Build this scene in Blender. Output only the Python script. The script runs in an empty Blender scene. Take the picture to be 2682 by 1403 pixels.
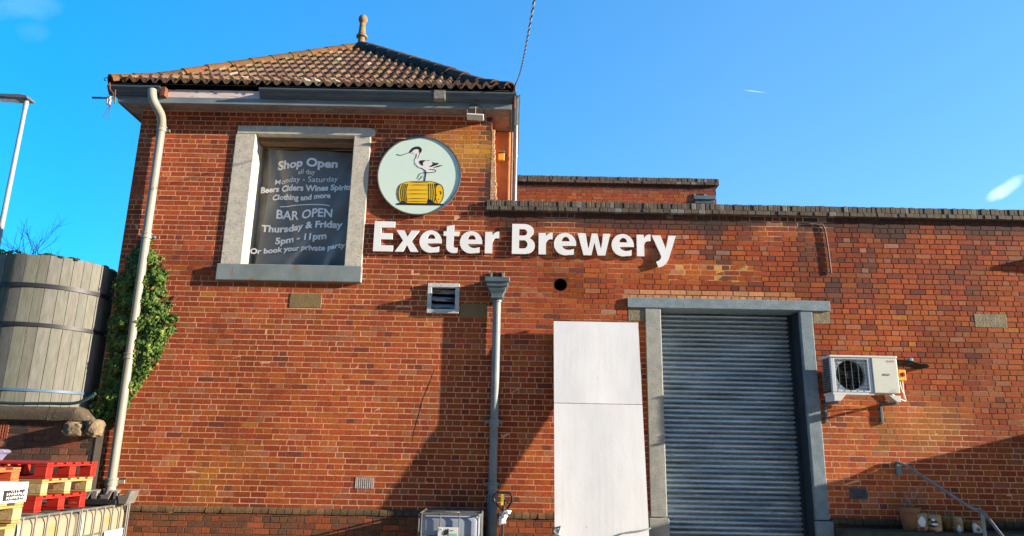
import bpy, bmesh, math, random
from mathutils import Vector, Matrix, noise
random.seed(7)
S = bpy.context.scene
COL = S.collection

# ------------------------------------------------------------------ camera
FPX, PITCH, ROLL, IW, IH = 1900.0, math.radians(14.3), 0.019, 2682.0, 1403.0
CAM = Vector((0, -10.9, 1.65))
FW = Vector((0, math.cos(PITCH), math.sin(PITCH)))
U0 = Vector((0, -math.sin(PITCH), math.cos(PITCH))); R0 = Vector((1, 0, 0))
RT = R0 * math.cos(ROLL) + U0 * math.sin(ROLL); UP = U0 * math.cos(ROLL) - R0 * math.sin(ROLL)
def ray(px, py):
    return FW + RT * ((px - IW / 2) / FPX) + UP * ((IH / 2 - py) / FPX)
def P(px, py, Y=0.0):
    """world point on the vertical plane y=Y that the photograph shows at pixel px,py"""
    d = ray(px, py)
    return CAM + d * ((Y - CAM.y) / d.y)
def PX(px, py, X):
    """the same on the plane x=X"""
    d = ray(px, py)
    return CAM + d * ((X - CAM.x) / d.x)
cam = bpy.data.cameras.new('camera'); camo = bpy.data.objects.new('camera', cam); COL.objects.link(camo)
cam.sensor_width = 36; cam.lens = 36 * FPX / IW; cam.clip_end = 3000; cam.clip_start = .05
camo.matrix_world = Matrix((( RT.x, UP.x, -FW.x, CAM.x), (RT.y, UP.y, -FW.y, CAM.y), (RT.z, UP.z, -FW.z, CAM.z), (0, 0, 0, 1)))
S.camera = camo

# ------------------------------------------------------------------ sun, sky, exposure
SUNV = Vector((5.5, -1.0, 1.38)).normalized()          # towards the sun
SUN_EL = math.asin(SUNV.z); SUN_AZ = math.atan2(SUNV.x, SUNV.y)
sun = bpy.data.lights.new('sun', 'SUN'); suno = bpy.data.objects.new('sun', sun); COL.objects.link(suno)
sun.energy = 5.0; sun.angle = math.radians(.5); sun.color = (1.0, .87, .68)
suno.rotation_euler = (-SUNV).to_track_quat('-Z', 'Y').to_euler()
suno.location = (20, -10, 20)
W = bpy.data.worlds.new('World'); S.world = W; W.use_nodes = True
nt = W.node_tree; nt.nodes.clear()
def N(t, **k):
    n = nt.nodes.new(t)
    for a, b in k.items(): setattr(n, a, b)
    return n
def L(a, b): nt.links.new(a, b)
out = N('ShaderNodeOutputWorld'); bg = N('ShaderNodeBackground'); L(bg.outputs[0], out.inputs[0])
sky = N('ShaderNodeTexSky'); sky.sky_type = 'NISHITA'; sky.sun_disc = False
sky.sun_elevation = SUN_EL; sky.sun_rotation = SUN_AZ; sky.altitude = 0; sky.air_density = .68; sky.dust_density = .1; sky.ozone_density = 3.0
hs = N('ShaderNodeHueSaturation'); hs.inputs['Hue'].default_value = .502; hs.inputs['Value'].default_value = 1.56; hs.inputs['Saturation'].default_value = 1.5
gm = N('ShaderNodeGamma'); gm.inputs[1].default_value = .58
L(sky.outputs[0], gm.inputs[0]); L(gm.outputs[0], hs.inputs['Color'])
geo = N('ShaderNodeTexCoord')
def vm(op, a, b=None):
    n = N('ShaderNodeVectorMath', operation=op)
    L(a, n.inputs[0])
    if b is not None:
        if hasattr(b, 'is_linked'): L(b, n.inputs[1])
        else: n.inputs[1].default_value = b
    return n
def mm(op, a, b=None, clamp=False):
    n = N('ShaderNodeMath', operation=op); n.use_clamp = clamp
    for i, v in enumerate((a, b)):
        if v is None: continue
        if hasattr(v, 'is_linked'): L(v, n.inputs[i])
        else: n.inputs[i].default_value = v
    return n.outputs[0]
# the sky deepens away from the sun's side
side = N('ShaderNodeMapRange'); side.inputs[1].default_value = .30; side.inputs[2].default_value = -.52; side.clamp = True
L(vm('DOT_PRODUCT', geo.outputs['Generated'], (1, 0, 0)).outputs['Value'], side.inputs[0])
tint = N('ShaderNodeMix', data_type='RGBA', blend_type='MULTIPLY'); L(side.outputs[0], tint.inputs[0]); L(hs.outputs[0], tint.inputs[6]); tint.inputs[7].default_value = (.14, .84, 1, 1)
nz = N('ShaderNodeTexNoise'); nz.inputs['Scale'].default_value = 38; nz.inputs['Detail'].default_value = 5
L(geo.outputs['Generated'], nz.inputs['Vector'])
cl = None
for (px, py, ang, rx, ry, k) in ((68, 14, 0, .036, .016, .03), (2632, 494, 40, .020, .0070, .19), (1978, 239, -7, .012, .0006, .16), (85, 80, 0, .015, .012, .015)):
    c = ray(px, py).normalized(); a = math.radians(ang)
    t0 = RT - c * RT.dot(c); t0.normalize(); t1 = c.cross(t0) * -1; t1 = UP - c * UP.dot(c) - t0 * UP.dot(t0); t1.normalize()
    u = t0 * math.cos(a) + t1 * math.sin(a); v = t1 * math.cos(a) - t0 * math.sin(a)
    rel = vm('SUBTRACT', geo.outputs['Generated'], tuple(c)).outputs[0]
    du = mm('DIVIDE', vm('DOT_PRODUCT', rel, tuple(u)).outputs['Value'], rx)
    dv = mm('DIVIDE', vm('DOT_PRODUCT', rel, tuple(v)).outputs['Value'], ry)
    near = vm('LENGTH', rel).outputs['Value']
    d2 = mm('ADD', mm('MULTIPLY', du, du), mm('MULTIPLY', dv, dv))
    d2 = mm('ADD', d2, mm('MULTIPLY', near, 1.0))
    m = mm('SUBTRACT', mm('MULTIPLY', nz.outputs[0], 2.0), mm('MULTIPLY', d2, .75), True)
    m = mm('MULTIPLY', m, k)
    cl = m if cl is None else mm('MAXIMUM', cl, m)
mix = N('ShaderNodeMix', data_type='RGBA'); L(cl, mix.inputs[0]); L(tint.outputs[2], mix.inputs[6])
mix.inputs[7].default_value = (7.0, 7.2, 7.8, 1)
L(mix.outputs[2], bg.inputs[0]); bg.inputs[1].default_value = .135
S.view_settings.view_transform = 'Standard'; S.view_settings.look = 'None'; S.view_settings.gamma = 1
S.view_settings.exposure = 1.70

# ------------------------------------------------------------------ materials
def mat(name, c1, c2=None, rough=.7, metal=0, scale=6, detail=6, lo=.35, hi=.65, bump=0, bscale=60, stretch=(1, 1, 1),
        spots=None, spot_scale=30, spot_lo=.62, spot_hi=.7, attr=False, spec=.35, tint=.0, rvar=0):
    m = bpy.data.materials.new(name); m.use_nodes = True
    t = m.node_tree; b = t.nodes['Principled BSDF']
    b.inputs['Roughness'].default_value = rough; b.inputs['Metallic'].default_value = metal
    b.inputs['Specular IOR Level'].default_value = spec
    def n(ty): return t.nodes.new(ty)
    tc = n('ShaderNodeTexCoord'); mp = n('ShaderNodeMapping'); mp.inputs['Scale'].default_value = stretch
    t.links.new(tc.outputs['Object'], mp.inputs['Vector'])
    def ramp(sc, lo, hi, det=detail):
        z = n('ShaderNodeTexNoise'); z.inputs['Scale'].default_value = sc; z.inputs['Detail'].default_value = det
        t.links.new(mp.outputs[0], z.inputs['Vector'])
        r = n('ShaderNodeMapRange'); r.inputs[1].default_value = lo; r.inputs[2].default_value = hi; t.links.new(z.outputs[0], r.inputs[0]); return r.outputs[0]
    def mixc(f, a, c, blend='MIX'):
        x = n('ShaderNodeMix'); x.data_type = 'RGBA'; x.blend_type = blend
        if hasattr(f, 'is_linked'): t.links.new(f, x.inputs[0])
        else: x.inputs[0].default_value = f
        for v, i in ((a, 6), (c, 7)):
            if hasattr(v, 'is_linked'): t.links.new(v, x.inputs[i])
            else: x.inputs[i].default_value = (*v, 1)
        return x.outputs[2]
    if attr:
        at = n('ShaderNodeAttribute'); at.attribute_name = 'Col'; base = at.outputs['Color']
        base = mixc(ramp(scale, lo, hi), base, mixc(1.0, base, c1, 'MULTIPLY'))
    else:
        base = mixc(ramp(scale, lo, hi), c1, c2 if c2 else tuple(x * .78 for x in c1))
    if spots: base = mixc(ramp(spot_scale, spot_lo, spot_hi), base, spots)
    t.links.new(base, b.inputs['Base Color'])
    if rvar:
        r = n('ShaderNodeMapRange'); t.links.new(ramp(scale * 1.7, .3, .7), r.inputs[0]); r.inputs[3].default_value = rough - rvar; r.inputs[4].default_value = rough + rvar
        t.links.new(r.outputs[0], b.inputs['Roughness'])
    if bump:
        bp = n('ShaderNodeBump'); bp.inputs['Strength'].default_value = 1; bp.inputs['Distance'].default_value = bump
        z = n('ShaderNodeTexNoise'); z.inputs['Scale'].default_value = bscale; z.inputs['Detail'].default_value = 5
        t.links.new(mp.outputs[0], z.inputs['Vector']); t.links.new(z.outputs[0], bp.inputs['Height']); t.links.new(bp.outputs[0], b.inputs['Normal'])
    return m
M = {}
M['brick'] = mat('brick', (.62, .58, .56), rough=.85, attr=True, scale=26, lo=.3, hi=.75, bump=.0012, bscale=170, spec=.2)
M['tile'] = mat('clay_tile', (.6, .58, .5), rough=.85, attr=True, scale=22, lo=.3, hi=.7, bump=.003, bscale=70, spots=(.33, .30, .22), spot_scale=24, spot_lo=.66, spot_hi=.76, spec=.2)
M['coping'] = mat('engineering_brick', (.6, .6, .58), rough=.8, attr=True, scale=30, lo=.3, hi=.7, bump=.003, bscale=90, spots=(.15, .15, .09), spot_scale=11, spot_lo=.6, spot_hi=.72)
M['stone'] = mat('pale_stone', (.56, .50, .41), (.45, .41, .34), rough=.85, scale=9, bump=.004, bscale=80, spots=(.22, .2, .16), spot_scale=60, spot_lo=.56, spot_hi=.68)
M['block'] = mat('sandstone', (.22, .145, .05), (.16, .12, .06), rough=.9, scale=11, bump=.004, bscale=50)
M['block_worn'] = mat('weathered_sandstone', (.26, .20, .10), (.15, .14, .11), rough=.9, scale=10, bump=.006, bscale=40)
M['sill'] = mat('flaking_grey_paint', (.20, .235, .235), (.15, .175, .17), rough=.7, scale=5, bump=.002, bscale=60, spots=(.26, .12, .05), spot_scale=9, spot_lo=.62, spot_hi=.70, stretch=(1, 1, .6))
M['greypaint'] = mat('grey_blue_paint', (.075, .098, .115), (.055, .072, .085), rough=.5, scale=5, bump=.001, bscale=40, stretch=(.4, 1, 2), spots=(.2, .17, .13), spot_scale=20, spot_lo=.68, spot_hi=.76)
M['fascia'] = mat('pale_grey_paint', (.20, .235, .25), (.15, .18, .19), rough=.6, scale=4, stretch=(.5, 1, 2), bump=.001, spots=(.2, .13, .09), spot_scale=18, spot_lo=.66, spot_hi=.75)
M['pinkboard'] = mat('bare_fascia', (.70, .56, .51), (.60, .44, .39), rough=.8, scale=12, stretch=(.4, 1, 2), spots=(.14, .06, .04), spot_scale=16, spot_lo=.63, spot_hi=.7)
M['soffit'] = mat('stained_soffit', (.27, .20, .165), (.17, .12, .095), rough=.9, scale=5, spots=(.07, .04, .03), spot_scale=45, spot_lo=.58, spot_hi=.66)
M['render'] = mat('terracotta_render', (.46, .19, .075), (.38, .15, .06), rough=.9, scale=6, bump=.003, bscale=70, spots=(.06, .03, .02), spot_scale=38, spot_lo=.70, spot_hi=.74)
M['plaster'] = mat('ragged_plaster', (.55, .36, .22), (.4, .2, .1), rough=.9, scale=12, bump=.006, bscale=40)
M['doorstone'] = mat('grey_painted_stone', (.33, .33, .30), (.24, .25, .235), rough=.8, scale=7, bump=.003, bscale=90, spots=(.13, .13, .12), spot_scale=50, spot_lo=.55, spot_hi=.68)
M['doorstone_blue'] = mat('blue_grey_painted_stone', (.20, .255, .285), (.145, .19, .215), rough=.75, scale=7, bump=.003, bscale=90, spots=(.10, .13, .15), spot_scale=50, spot_lo=.54, spot_hi=.68)
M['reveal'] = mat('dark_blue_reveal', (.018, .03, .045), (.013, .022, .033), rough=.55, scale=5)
M['shutter'] = mat('galvanised_shutter', (.52, .60, .65), (.38, .45, .50), rough=.26, metal=.55, scale=4, stretch=(.5, 1, 5), rvar=.08, spots=(.16, .11, .07), spot_scale=9, spot_lo=.74, spot_hi=.82)
M['pvc_cream'] = mat('cream_pipe_paint', (.235, .225, .185), (.19, .18, .15), rough=.45, scale=5, stretch=(1, 1, .35), spots=(.22, .16, .11), spot_scale=26, spot_lo=.70, spot_hi=.75)
M['iron'] = mat('cast_iron_grey_paint', (.20, .225, .225), (.15, .175, .18), rough=.45, scale=6, bump=.0015, bscale=50, spots=(.13, .10, .08), spot_scale=26, spot_lo=.68, spot_hi=.74)
M['irondark'] = mat('cast_iron_dark_paint', (.10, .14, .165), (.075, .105, .12), rough=.45, scale=6, bump=.0015, bscale=50, spots=(.2, .15, .1), spot_scale=22, spot_lo=.68, spot_hi=.74)
M['black'] = mat('black_plastic', (.012, .012, .013), (.02, .02, .02), rough=.45, scale=8)
M['void'] = mat('unlit_interior', (.006, .006, .006), rough=.9)
M['white'] = mat('white_sign_plastic', (.78, .77, .76), (.72, .71, .70), rough=.45, scale=3)
M['mint'] = mat('mint_sign_face', (.57, .70, .62), (.60, .71, .60), rough=.4, scale=1.2)
M['rim'] = mat('sign_rim', (.16, .16, .17), (.12, .12, .12), rough=.4, metal=.3)
M['ink'] = mat('black_vinyl', (.015, .015, .02), (.02, .02, .025), rough=.5)
M['yellow'] = mat('yellow_vinyl', (.78, .47, .01), (.74, .43, .015), rough=.5, scale=3)
M['whitevinyl'] = mat('white_vinyl', (.74, .70, .68), (.70, .66, .64), rough=.5)
M['banner'] = mat('charcoal_banner', (.19, .198, .20), (.155, .162, .166), rough=.42, scale=3)
M['bannertext'] = mat('pale_grey_print', (.90, .91, .91), (.84, .85, .86), rough=.5)
M['board'] = mat('white_painted_ply', (.66, .66, .67), (.62, .615, .62), rough=.6, scale=3.5, stretch=(2, 1, .7), spots=(.42, .30, .25), spot_scale=17, spot_lo=.70, spot_hi=.78, bump=.0008, bscale=20)
M['ply'] = mat('plywood_edge', (.30, .2, .11), rough=.8)
M['vatwood'] = mat('weathered_stave', (.72, .70, .62), rough=.85, attr=True, scale=9, lo=.35, hi=.7, stretch=(3, 3, .5), bump=.002, bscale=30, spots=(.035, .028, .02), spot_scale=5.0, spot_lo=.70, spot_hi=.76)
M['hoop'] = mat('dark_hoop_steel', (.02, .019, .026), (.016, .014, .02), rough=.5)
M['bluestrap'] = mat('blue_strap', (.055, .11, .2), (.045, .09, .16), rough=.5)
M['cap'] = mat('weathered_coping', (.085, .062, .038), (.055, .042, .027), rough=.9, scale=7, bump=.006, bscale=45, spots=(.12, .10, .065), spot_scale=22)
M['rubble'] = mat('broken_stone', (.20, .145, .085), (.11, .08, .05), rough=.9, scale=9, bump=.01, bscale=30)
M['leaf'] = mat('ivy_leaf', (.55, .62, .5), rough=.6, attr=True, scale=14, spec=.2)
M['stem'] = mat('woody_stem', (.12, .085, .05), rough=.9)
M['twig'] = mat('bare_twig', (.34, .27, .22), rough=.9)
M['redwood'] = mat('red_painted_timber', (.34, .016, .006), (.24, .008, .004), rough=.6, scale=7, stretch=(.4, 3, 3), spots=(.55, .22, .10), spot_scale=14, spot_lo=.66, spot_hi=.74, bump=.001)
M['orangewood'] = mat('orange_painted_timber', (.50, .11, .035), (.42, .07, .02), rough=.65, scale=7, stretch=(.4, 3, 3), spots=(.5, .3, .16), spot_scale=14, spot_lo=.64, spot_hi=.74, bump=.001)
M['rawwood'] = mat('bare_pallet_timber', (.33, .225, .08), (.26, .165, .055), rough=.75, scale=8, stretch=(.5, 4, 4), bump=.001, spots=(.2, .13, .06), spot_scale=12, spot_lo=.70, spot_hi=.76)
M['chip'] = mat('pressed_chip_block', (.40, .29, .15), (.28, .20, .09), rough=.9, scale=38, bump=.003, bscale=90)
M['hdpe'] = mat('cloudy_tank_plastic', (.25, .215, .155), (.21, .175, .115), rough=.45, scale=3, spots=(.20, .175, .05), spot_scale=2.6, spot_lo=.60, spot_hi=.74)
M['hdpe_blue'] = mat('bluish_tank_plastic', (.21, .25, .33), (.26, .275, .32), rough=.25, scale=2)
M['cage'] = mat('galvanised_tube', (.135, .135, .125), (.095, .095, .09), rough=.5, metal=.3, scale=12)
M['label'] = mat('paper_label', (.62, .64, .62), (.55, .57, .56), rough=.6)
M['mintlabel'] = mat('mint_label', (.25, .52, .44), rough=.6)
M['acwhite'] = mat('ac_enamel', (.62, .62, .58), (.57, .58, .55), rough=.4, scale=4)
M['acpanel'] = mat('ac_panel_enamel', (.62, .62, .54), (.57, .58, .5), rough=.4, scale=4)
M['wire'] = mat('guard_wire', (.22, .23, .24), rough=.45)
M['fan'] = mat('fan_black', (.012, .014, .015), rough=.5)
M['pinkink'] = mat('faded_red_ink', (.62, .25, .24), rough=.6)
M['switchyellow'] = mat('yellow_enclosure', (.72, .38, .03), (.66, .34, .03), rough=.5)
M['red'] = mat('red_plastic', (.3, .02, .015), rough=.5)
M['insul'] = mat('pipe_insulation', (.009, .008, .007), (.014, .012, .01), rough=.9, spec=.0, scale=20, bump=.004, bscale=60)
M['lampbox'] = mat('amber_lamp_box', (.62, .34, .05), (.55, .30, .05), rough=.5)
M['rail'] = mat('galvanised_rail', (.22, .235, .25), (.17, .18, .19), rough=.45, metal=.5, scale=14)
M['railgreen'] = mat('grey_green_post', (.20, .27, .26), rough=.5)
M['terracotta'] = mat('weathered_terracotta', (.24, .11, .05), (.17, .085, .045), rough=.9, scale=9, bump=.002)
M['jar'] = mat('ochre_glaze', (.27, .12, .025), (.16, .07, .02), rough=.5, scale=9, spots=(.4, .3, .16), spot_scale=10, spot_lo=.55, spot_hi=.63)
M['jarcream'] = mat('cream_banded_glaze', (.34, .27, .15), (.2, .11, .035), rough=.5, scale=16, stretch=(.5, .5, 3))
M['paintwhite'] = mat('white_glaze', (.6, .65, .7), rough=.5)
M['soil'] = mat('soil', (.03, .022, .015), rough=1, scale=30)
M['lampgrey'] = mat('lamp_column_grey', (.30, .30, .30), (.24, .245, .25), rough=.45, metal=.2)
M['lamphead'] = mat('lamp_head_grey', (.10, .105, .11), rough=.5)
M['glassy'] = mat('lamp_lens', (.65, .65, .62), rough=.15)
M['plastic_film'] = mat('lilac_plastic_film', (.17, .16, .25), (.13, .12, .2), rough=.3)
M['cardwhite'] = mat('white_carton', (.82, .80, .78), (.77, .75, .73), rough=.6)
M['greyplastic'] = mat('grey_moulded_plastic', (.20, .19, .18), (.28, .265, .25), rough=.7, scale=9)
M['rag'] = mat('white_rag', (.66, .64, .64), (.52, .51, .53), rough=.9, scale=18)
M['stickeryellow'] = mat('yellow_sticker', (.70, .58, .03), rough=.5)
M['truckpaint'] = mat('dark_truck_paint', (.022, .014, .012), (.03, .02, .018), rough=.35)
M['truckred'] = mat('red_truck_paint', (.35, .03, .02), rough=.4)
M['concrete'] = mat('concrete', (.20, .19, .17), (.14, .135, .125), rough=.9, scale=5, bump=.004)
M['landing'] = mat('mossy_landing', (.05, .05, .04), (.03, .035, .025), rough=.95, scale=8, bump=.006)
M['yard'] = mat('pale_concrete_yard', (.46, .40, .33), (.36, .32, .27), rough=.9, scale=.7, bump=.004, bscale=30, spots=(.12, .11, .10), spot_scale=.9, spot_lo=.66, spot_hi=.74)
M['felt'] = mat('roofing_felt', (.06, .06, .06), rough=.9)
M['cable_light'] = mat('pale_cable', (.45, .5, .55), rough=.6)
M['cable_dark'] = mat('dark_cable', (.02, .02, .025), rough=.6)
M['conduit'] = mat('rusty_conduit', (.16, .10, .08), (.11, .075, .065), rough=.7, scale=20)
M['oldtimber'] = mat('old_timber', (.22, .14, .08), (.14, .085, .05), rough=.9, scale=6, stretch=(.4, 3, 3), bump=.003)

# ------------------------------------------------------------------ mesh helpers
class MB:
    def __init__(s): s.v = []; s.f = []; s.c = []; s.sm = []
    def quad(s, pts, col=None, smooth=False):
        i = len(s.v); s.v += [tuple(p) for p in pts]; s.f.append(tuple(range(i, i + len(pts)))); s.c.append(col); s.sm.append(smooth)
    def box(s, x0, x1, y0, y1, z0, z1, col=None, rot=None, org=None):
        p = [Vector((x, y, z)) for x in (x0, x1) for y in (y0, y1) for z in (z0, z1)]
        if rot is not None:
            o = Vector(org) if org is not None else Vector((0, 0, 0)); p = [o + rot @ q for q in p]
        i = len(s.v); s.v += [tuple(q) for q in p]
        for f in ((0, 1, 3, 2), (4, 6, 7, 5), (0, 4, 5, 1), (2, 3, 7, 6), (0, 2, 6, 4), (1, 5, 7, 3)):
            s.f.append(tuple(i + k for k in f)); s.c.append(col); s.sm.append(False)
        return s
    def tube(s, pts, r, n=10, cap=True, col=None):
        pts = [Vector(p) for p in pts]; rr = r if isinstance(r, (list, tuple)) else [r] * len(pts)
        rings = []; ref = None
        for k, p in enumerate(pts):
            d = (pts[min(k + 1, len(pts) - 1)] - pts[max(k - 1, 0)]).normalized()
            if ref is None: ref = d.orthogonal().normalized()
            a = (ref - d * ref.dot(d)).normalized(); ref = a; b = d.cross(a)
            i = len(s.v)
            for j in range(n):
                t = 2 * math.pi * j / n; s.v.append(tuple(p + (a * math.cos(t) + b * math.sin(t)) * rr[k]))
            rings.append(i)
        for k in range(len(rings) - 1):
            for j in range(n):
                j2 = (j + 1) % n; s.f.append((rings[k] + j, rings[k] + j2, rings[k + 1] + j2, rings[k + 1] + j)); s.c.append(col); s.sm.append(True)
        if cap:
            s.f.append(tuple(rings[0] + j for j in reversed(range(n)))); s.c.append(col); s.sm.append(False)
            s.f.append(tuple(rings[-1] + j for j in range(n))); s.c.append(col); s.sm.append(False)
        return s
    def lathe(s, prof, cx=0, cy=0, n=20, col=None, a0=0, a1=2 * math.pi):
        full = abs(a1 - a0 - 2 * math.pi) < 1e-6; m = n if full else n + 1
        rings = []
        for (r, z) in prof:
            i = len(s.v)
            for j in range(m):
                t = a0 + (a1 - a0) * j / n; s.v.append((cx + r * math.cos(t), cy + r * math.sin(t), z))
            rings.append(i)
        for k in range(len(rings) - 1):
            for j in range(n):
                j2 = (j + 1) % m; s.f.append((rings[k] + j, rings[k] + j2, rings[k + 1] + j2, rings[k + 1] + j)); s.c.append(col); s.sm.append(True)
        return s
    def prism(s, poly, y0, y1, col=None):
        """closed polygon [(x,z)...] extruded along y"""
        n = len(poly); i = len(s.v)
        s.v += [(x, y0, z) for x, z in poly] + [(x, y1, z) for x, z in poly]
        s.f.append(tuple(range(i, i + n))); s.f.append(tuple(range(i + 2 * n - 1, i + n - 1, -1))); s.c += [col, col]; s.sm += [False, False]
        for k in range(n):
            k2 = (k + 1) % n; s.f.append((i + k2, i + k, i + n + k, i + n + k2)); s.c.append(col); s.sm.append(False)
        return s
    def build(s, name, m, parent=None, bevel=0, seg=2, smooth=None, recalc=True, sharp=35):
        me = bpy.data.meshes.new(name); me.from_pydata(s.v, [], s.f)
        if any(c is not None for c in s.c) or m.name in ('brick', 'engineering_brick'):
            ca = me.color_attributes.new('Col', 'FLOAT_COLOR', 'CORNER'); buf = []
            for p, c in zip(me.polygons, s.c):
                buf += [*(c or (.28, .08, .035)), 1.0] * p.loop_total
            ca.data.foreach_set('color', buf)
        if recalc:
            b = bmesh.new(); b.from_mesh(me); bmesh.ops.recalc_face_normals(b, faces=b.faces); b.to_mesh(me); b.free()
        me.polygons.foreach_set('use_smooth', [bool(x) if smooth is None else smooth for x in s.sm])
        me.update()
        if any(s.sm) or smooth: me.set_sharp_from_angle(angle=math.radians(sharp))
        me.materials.append(m)
        o = bpy.data.objects.new(name, me); COL.objects.link(o)
        if parent is not None:
            o.parent = parent; o.matrix_parent_inverse = parent.matrix_basis.inverted() if parent.type == 'EMPTY' and parent.parent is None else Matrix.Identity(4)
            if parent.type != 'EMPTY' or parent.parent is not None:
                q = parent
                while q.parent is not None: q = q.parent
                o.matrix_parent_inverse = Matrix.Identity(4) if q.type != 'EMPTY' else Matrix.Identity(4)
        if bevel:
            bv = o.modifiers.new('bevel', 'BEVEL'); bv.width = bevel; bv.segments = seg; bv.limit_method = 'ANGLE'; bv.angle_limit = math.radians(40)
        return o
def tag(o, label, cat, group=None):
    o['label'] = label; o['category'] = cat
    if group: o['group'] = group
    return o
def thing(name, label, cat, group=None, loc=(0, 0, 0)):
    o = bpy.data.objects.new(name, None); COL.objects.link(o); o.location = loc; o.empty_display_size = .2
    return tag(o, label, cat, group)
def structure(o): o['kind'] = 'structure'; return o
def copy_tree(o, parent=None, delta=None, rotz=None):
    c = o.copy(); COL.objects.link(c)
    if parent is not None: c.parent = parent
    for ch in list(o.children): copy_tree(ch, c)
    return c
def base_parts(b, t): pass
def rel(t, mb):
    """shift a mesh builder's vertices into the local frame of an Empty (translation only)"""
    l = t.location
    mb.v = [(x - l.x, y - l.y, z - l.z) for x, y, z in mb.v]
    return mb
def part(name, mb, m, t, **k):
    """mesh given in world coordinates, parented to thing t (or to a part of it)"""
    root = t
    while root.parent is not None: root = root.parent
    if root.type == 'EMPTY': rel(root, mb)
    me_o = mb.build(name, m, None, **k)
    me_o.parent = t; me_o.matrix_parent_inverse = Matrix.Identity(4)
    return me_o
def arc(cx, cz, rx, rz, a0, a1, n=14):
    return [(cx + rx * math.cos(math.radians(a0 + (a1 - a0) * k / n)), cz + rz * math.sin(math.radians(a0 + (a1 - a0) * k / n))) for k in range(n + 1)]
def outline_mesh(polys, ext, bev=0):
    """filled 2D outlines (holes by even-odd) extruded by ext: returns verts (x,y,z) and faces, z is the extrusion"""
    cu = bpy.data.curves.new('tmp', 'CURVE'); cu.dimensions = '2D'; cu.fill_mode = 'BOTH'; cu.extrude = ext / 2; cu.bevel_depth = bev
    for pl in polys:
        sp = cu.splines.new('POLY'); sp.points.add(len(pl) - 1); sp.use_cyclic_u = True
        for q, (x, y) in zip(sp.points, pl): q.co = (x, y, 0, 1)
    o = bpy.data.objects.new('tmp', cu); COL.objects.link(o)
    dg = bpy.context.evaluated_depsgraph_get(); me = bpy.data.meshes.new_from_object(o.evaluated_get(dg))
    v = [tuple(q.co) for q in me.vertices]; f = [tuple(p.vertices) for p in me.polygons]
    bpy.data.objects.remove(o); bpy.data.curves.remove(cu); bpy.data.meshes.remove(me)
    return v, f
def text_mesh(body, size, bold=0, ext=.002, align='LEFT'):
    cu = bpy.data.curves.new('tmp', 'FONT'); cu.body = body; cu.size = size; cu.offset = bold; cu.extrude = ext / 2; cu.resolution_u = 4; cu.align_x = align
    o = bpy.data.objects.new('tmp', cu); COL.objects.link(o)
    dg = bpy.context.evaluated_depsgraph_get(); me = bpy.data.meshes.new_from_object(o.evaluated_get(dg))
    v = [tuple(q.co) for q in me.vertices]; f = [tuple(p.vertices) for p in me.polygons]
    bpy.data.objects.remove(o); bpy.data.curves.remove(cu); bpy.data.meshes.remove(me)
    return v, f
def stroke(pts, w):
    """polyline -> thin closed polygon of width w (2D)"""
    P2 = [Vector(p) for p in pts]; l = []; r = []
    for k, p in enumerate(P2):
        d = (P2[min(k + 1, len(P2) - 1)] - P2[max(0, k - 1)]); d.normalize(); nn = Vector((-d.y, d.x))
        ww = w[k] if isinstance(w, (list, tuple)) else w
        l.append(tuple(p + nn * ww / 2)); r.append(tuple(p - nn * ww / 2))
    return l + r[::-1]
def smooth_path(pts, n=6):
    pts = [Vector(p) for p in pts]; res = []
    for i in range(len(pts) - 1):
        p0, p1, p2, p3 = pts[max(i - 1, 0)], pts[i], pts[i + 1], pts[min(i + 2, len(pts) - 1)]
        for k in range(n):
            t = k / n
            res.append(.5 * ((2 * p1) + (p2 - p0) * t + (2 * p0 - 5 * p1 + 4 * p2 - p3) * t * t + (3 * p1 - p0 - 3 * p2 + p3) * t ** 3))
    res.append(pts[-1]); return res
def fbm(x, y, sc, seed=0): return noise.fractal(Vector((x * sc + seed * 17.3, y * sc - seed * 5.1, seed * 3.7)), 1.0, 2.0, 4) * .8
def lerp3(a, b, t): t = max(0, min(1, t)); return tuple(p + (q - p) * t for p, q in zip(a, b))
def jit(c, a): k = 1 + random.uniform(-a, a); return tuple(max(0, v * k * (1 + random.uniform(-a, a) * .35)) for v in c)

# ------------------------------------------------------------------ ground
g = MB(); g.quad([(-400, -400, -.1), (400, -400, -.1), (400, 400, -.1), (-400, 400, -.1)])
structure(g.build('ground', M['yard']))

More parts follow.
